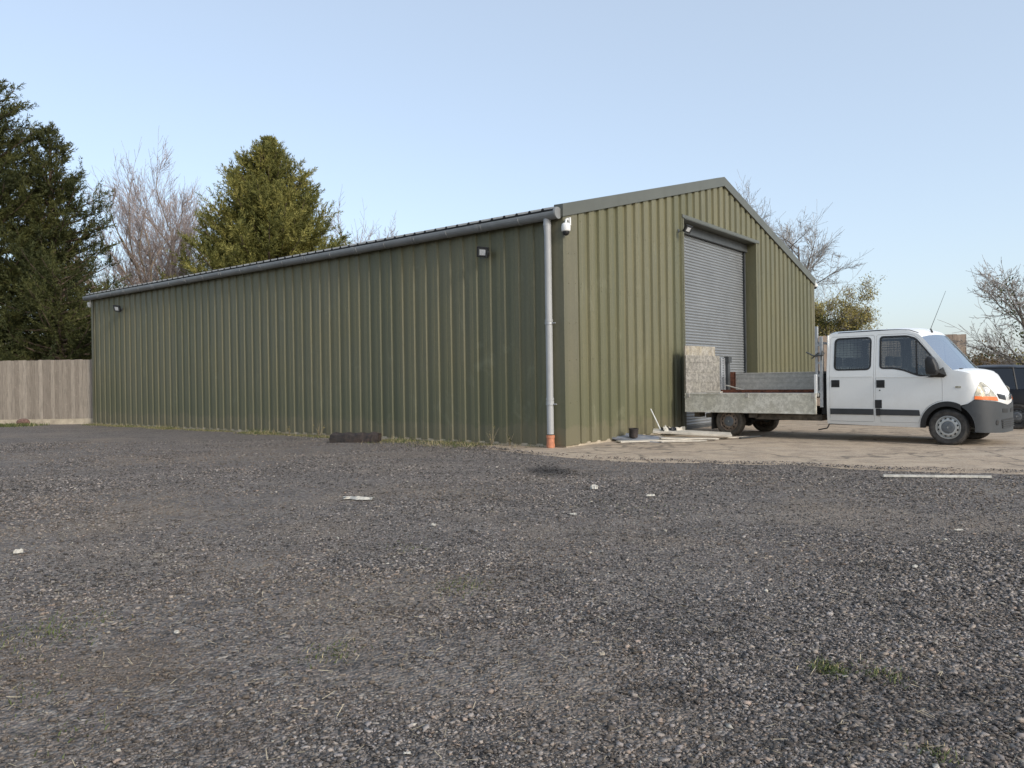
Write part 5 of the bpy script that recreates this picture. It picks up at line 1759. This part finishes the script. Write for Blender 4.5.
def conifer(loc, H, Rm, label, seed, mat, z0=.04, nb=120, shape=1.0, leaf=.17, dens=1.0, upt=.35, gap=.0, jit=.28, side=None, holes=(), topw=.10, leaders=1):
    rr = random.Random(seed)
    r = empty('conifer_tree', loc); tag(r, label, 'tree', 'conifers behind the shed')
    T0, T1 = Tubes(), Tubes()
    tp = [(rr.gauss(0, .05) * H * .02 * i, rr.gauss(0, .05) * H * .02 * i, H * .97 * i / 8 - .1) for i in range(9)]
    T0.add(tp, [H * .018 * (1 - i / 8.6) + .02 for i in range(9)], 8)
    bases = []
    sprs = []                                # (pos, dir, size, tone)
    for i in range(nb):
        h = z0 + (1 - z0) * ((i + rr.random()) / nb) ** .92
        a = i * 2.399 + rr.uniform(-.5, .5)
        prof = (1 - h) ** (.62 * shape) * (1 - .35 * max(0, (.25 - h)) * 4)
        ln = Rm * (prof + topw * .5) * rr.uniform(1 - jit, 1 + jit * .8)
        if rr.random() < gap: continue
        if side: ln *= side(a, h)
        if ln < .25: ln = .25
        el = R(rr.uniform(-6, 22)) + upt * h
        d = Vector((math.cos(a) * math.cos(el), math.sin(a) * math.cos(el), math.sin(el)))
        p = Vector((0, 0, h * H * .95))
        pts = [p]; dd = d.copy(); sg = 7
        for k in range(sg):
            dd = (dd + Vector((rr.gauss(0, .07), rr.gauss(0, .07), .05 + .10 * upt * k / sg + (-.10 if k < 3 else .06)))).normalized()
            pts.append(pts[-1] + dd * ln / sg)
        T1.add([tuple(q) for q in pts], [max(.008, .022 * ln * (1 - k / (sg + .3)) + .006) for k in range(sg + 1)], 4)
        tone = rr.random()
        nsub = max(5, int(ln * 5.2 * dens))
        for k in range(nsub):
            t = .12 + .88 * (k + rr.random()) / nsub
            x = t * sg; j = min(sg - 1, int(x)); q = pts[j].lerp(pts[j + 1], x - j)
            base = (pts[j + 1] - pts[j]).normalized()
            az = rr.uniform(0, 6.283)
            s_ = base.orthogonal().normalized(); s_.rotate(Matrix.Rotation(az, 3, base)); s_.z *= .55
            nd = (base * .75 + s_ * .8 + Vector((0, 0, .18))).normalized()
            l2 = min(1.5, ln * .42) * (1.1 - .55 * t) * rr.uniform(.5, 1.25) + .12
            ns = max(3, int(l2 / .11 * dens))
            for m in range(ns):
                v = (m + .5) / ns
                c = q + nd * l2 * v + Vector((0, 0, .10 * l2 * v * v))
                sprs.append((c.x, c.y, c.z, nd.x, nd.y, nd.z + .15, leaf * (1.15 - .45 * v), .55 * tone + .45 * rr.random()))
    S = np.array(sprs)
    for (hx, hz, hr) in holes:    # open gaps between limbs, local x/z
        keep = ((S[:, 0] - hx) ** 2 + (S[:, 2] - hz) ** 2) > (hr * RNG.uniform(.6, 1.15, len(S))) ** 2
        S = S[keep]
    n = len(S)
    # each spray = fan of 4 narrow leaflets
    K = 6
    c = np.repeat(S[:, :3], K, 0); d = np.repeat(S[:, 3:6], K, 0); sz = np.repeat(S[:, 6], K)[:, None]; tn = np.repeat(S[:, 7], K)
    d = d + RNG.normal(0, .55, d.shape); d /= np.linalg.norm(d, axis=1)[:, None]
    e = np.cross(d, RNG.normal(0, 1, d.shape)); e /= np.linalg.norm(e, axis=1)[:, None]
    c = c + RNG.normal(0, .035, c.shape)
    V = np.stack([c, c + d * sz * .4 + e * sz * .10, c + d * sz, c + d * sz * .4 - e * sz * .10], 1).reshape(-1, 3)
    Fc = np.arange(n * K * 4).reshape(-1, 4)
    T0.build('trunk', M['bark_con'], r)
    T1.build('limbs', M['bark_con'], r)
    np_mesh('crown', V, Fc, M[mat], r, color=np.stack([tn, tn, tn, np.ones(n * K)], 1))
    return r


# big dark conifers on the left
conifer(Vector((-25.6, 38.0, 0)), 17.3, 4.9, 'tallest dark conifer cut by the left edge of the photo', 101, 'con_dark', nb=200, shape=.85, gap=.07, leaf=.24)
conifer(Vector((-23.1, 39.0, 0)), 15.0, 3.3, 'dark conifer with open ragged crown second from the left edge', 104, 'con_dark', nb=185, shape=.85, gap=.12, leaf=.23, upt=.5,
        side=lambda a, h: 1.2 if (.40 < h < .72 and abs(((a + math.pi) % (2 * math.pi)) - math.pi) < .8) else 1.0,
        holes=((1.7, 7.6, .9), (.9, 9.6, .5), (2.0, 5.6, .6), (-.9, 6.3, .6), (.3, 4.4, .5), (2.6, 8.8, .55)))
conifer(Vector((-21.2, 36.5, 0)), 6.8, 2.8, 'low dark spreading conifer just left of the far end of the shed', 107, 'con_dark', nb=80, shape=.45, leaf=.18, gap=.08, topw=.5)
conifer(Vector((-25.0, 34.5, 0)), 5.2, 2.6, 'low dark conifer bush behind the left fence under the tall conifer', 108, 'con_dark', nb=60, shape=.4, leaf=.18, gap=.15, topw=.5)
# golden green conifer behind the shed
conifer(Vector((-13.0, 42.0, 0)), 15.2, 7.1, 'olive green broad conifer rising behind the middle of the shed roof', 117, 'con_gold', nb=300, shape=1.30, leaf=.25, gap=.0, upt=.8, topw=.04, jit=.25)
# bare trees
bare_tree(Vector((-21.9, 47.5, 0)), 17.2, 'bare pinkish tree with tan trunk between the two conifers', 201, stems=5, spread=.52, up=.50, lv=4, trunk_mat='bark_tan', twig_mat='twig_brown', twr=.009, kids=(11, 9, 6, 3), trunk_h=.16, decay=.52)
bare_tree(Vector((-27.5, 52.0, 0)), 12.5, 'thin bare tree seen through the gap beside the second conifer', 203, stems=3, spread=.6, up=.45, lv=3, twig_mat='twig_grey', twr=.013, kids=(8, 6, 5), trunk_h=.2, decay=.5)
bare_tree(Vector((-19.4, 56.0, 0)), 10.5, 'slim bare tree behind the left side of the olive conifer', 208, stems=3, spread=.5, up=.6, lv=3, twig_mat='twig_grey', twr=.013, kids=(9, 7, 5), trunk_h=.2, decay=.48)
bare_tree(Vector((-14.7, 78.0, 0)), 22.6, 'distant pale bare tree right of the olive conifer', 206, stems=5, spread=.62, up=.4, lv=4, trunk_mat='twig_far', twig_mat='twig_far', twr=.014, kids=(10, 7, 5, 3), trunk_h=.3, decay=.42)
bare_tree(Vector((17.0, 46.0, 0)), 14.0, 'wide bare grey tree rising behind the right slope of the roof', 216, stems=2, spread=.72, up=.12, lv=4, trunk_mat='bark', twig_mat='twig_grey', twr=.009, kids=(11, 9, 6, 4), trunk_h=.35, decay=.48)
bare_tree(Vector((17.7, 42.5, 0)), 6.8, 'ivy clad tree with tan buds above the cab roof of the truck', 215, stems=5, spread=.75, up=.38, lv=4, trunk_mat='bark', twig_mat='twig_grey', twr=.010, kids=(8, 6, 5, 3), trunk_h=.2, decay=.50, leaf='catkin', ivy=9, leafn=.5)
bare_tree(Vector((18.1, 26.5, 0)), 6.9, 'bare spreading tree with mossy limbs at the right edge', 219, stems=3, spread=.75, up=.22, lv=4, trunk_mat='bark', twig_mat='twig_grey', twr=.008, kids=(9, 7, 5, 3), trunk_h=.18, decay=.50, ivy=2)


# hedge shrubs at the right
def shrub(loc, h, w, label, seed, leafmat, n=60):
    rr = random.Random(seed)
    r = empty('hedge_shrub', loc); tag(r, label, 'shrub', 'hedge shrubs at the right')
    T = Tubes(); tips = []
    for i in range(n):
        a = rr.uniform(0, 6.283); rad_ = w * math.sqrt(rr.random()) * .5
        b0 = Vector((math.cos(a) * rad_ * .5, math.sin(a) * rad_ * .5, -.05)); ln = h * rr.uniform(.6, 1.05)
        d = Vector((math.cos(a) * rad_ * .7 / h, math.sin(a) * rad_ * .7 / h, 1)).normalized(); pts = [b0]
        for k in range(5):
            d = (d + Vector((rr.gauss(0, .16), rr.gauss(0, .16), .02))).normalized(); pts.append(pts[-1] + d * ln / 5)
        T.add([tuple(p) for p in pts], [.018, .014, .011, .008, .006, .005], 3)
        for k in range(2, 6): tips.append(tuple(pts[k]))
        for k in range(4):
            q = pts[rr.randint(1, 5)]; e = Vector((rr.gauss(0, 1), rr.gauss(0, 1), .5)).normalized() * h * rr.uniform(.1, .25)
            T.add([tuple(q), tuple(q + e * .5), tuple(q + e)], [.007, .006, .005], 3); tips.append(tuple(q + e)); tips.append(tuple(q + e * .6))
    T.build('stems', M['twig_brown'], r)
    leaf_cloud('leaves', np.array(tips), .16, 7, .055, M[leafmat], r)


HS = [(16.9, 28.6, 2.1, 2.2, 'brown leaved shrub against the right end of the tall fence', 'hedge_leaf'),
      (18.8, 31.5, 2.3, 2.4, 'russet hedge shrub second right of the tall fence', 'hedge_leaf'),
      (20.9, 33.0, 2.0, 2.4, 'greenish shrub behind the dark car roof', 'ivy'),
      (21.2, 30.5, 2.2, 2.2, 'twiggy olive shrub under the right edge tree', 'catkin'),
      (23.6, 33.0, 2.4, 2.6, 'dense brown shrub at the far right edge', 'hedge_leaf')]
for i, (x, y, h, w, lab, lm) in enumerate(HS):
    shrub(Vector((x, y, 0)), h, w, lab, 300 + i, lm, 70)

# ------------------------------------------------------------------ light, sky, render settings
SUN_EL, = (R(27),)
sun_dir = Vector((.68, -.73, 0)).normalized()      # towards the sun, horizontal
sv = Vector((sun_dir.x * math.cos(SUN_EL), sun_dir.y * math.cos(SUN_EL), math.sin(SUN_EL)))
ld = bpy.data.lights.new('sun', 'SUN'); ld.energy = 1.35; ld.angle = R(14); ld.color = (1.0, .94, .86)
lo = bpy.data.objects.new('sun', ld); COL.objects.link(lo)
lo.rotation_euler = sv.to_track_quat('Z', 'Y').to_euler()
w = bpy.data.worlds.new('World'); sc.world = w; w.use_nodes = True
nt = w.node_tree
bg = nt.nodes['Background']
sky = nt.nodes.new('ShaderNodeTexSky'); sky.sky_type = 'NISHITA'; sky.sun_disc = False
sky.sun_elevation = SUN_EL
sky.sun_rotation = math.atan2(sun_dir.x, sun_dir.y)
sky.air_density = 1.0; sky.dust_density = 2.0; sky.ozone_density = 2.0; sky.altitude = 50
hs = nt.nodes.new('ShaderNodeHueSaturation'); hs.inputs['Saturation'].default_value = .92
nt.links.new(sky.outputs[0], hs.inputs['Color']); mxs = nt.nodes.new('ShaderNodeMix'); mxs.data_type = 'RGBA'; mxs.inputs[0].default_value = .55; mxs.inputs[7].default_value = (2.1, 2.38, 2.66, 1)
nt.links.new(hs.outputs[0], mxs.inputs[6]); nt.links.new(mxs.outputs[2], bg.inputs[0])
bg.inputs[1].default_value = .15
sc.render.engine = 'CYCLES'
sc.view_settings.view_transform = 'Standard'
sc.view_settings.look = 'None'
sc.view_settings.exposure = 0.98
sc.view_settings.gamma = 1
sc.render.resolution_x = 1024; sc.render.resolution_y = 768
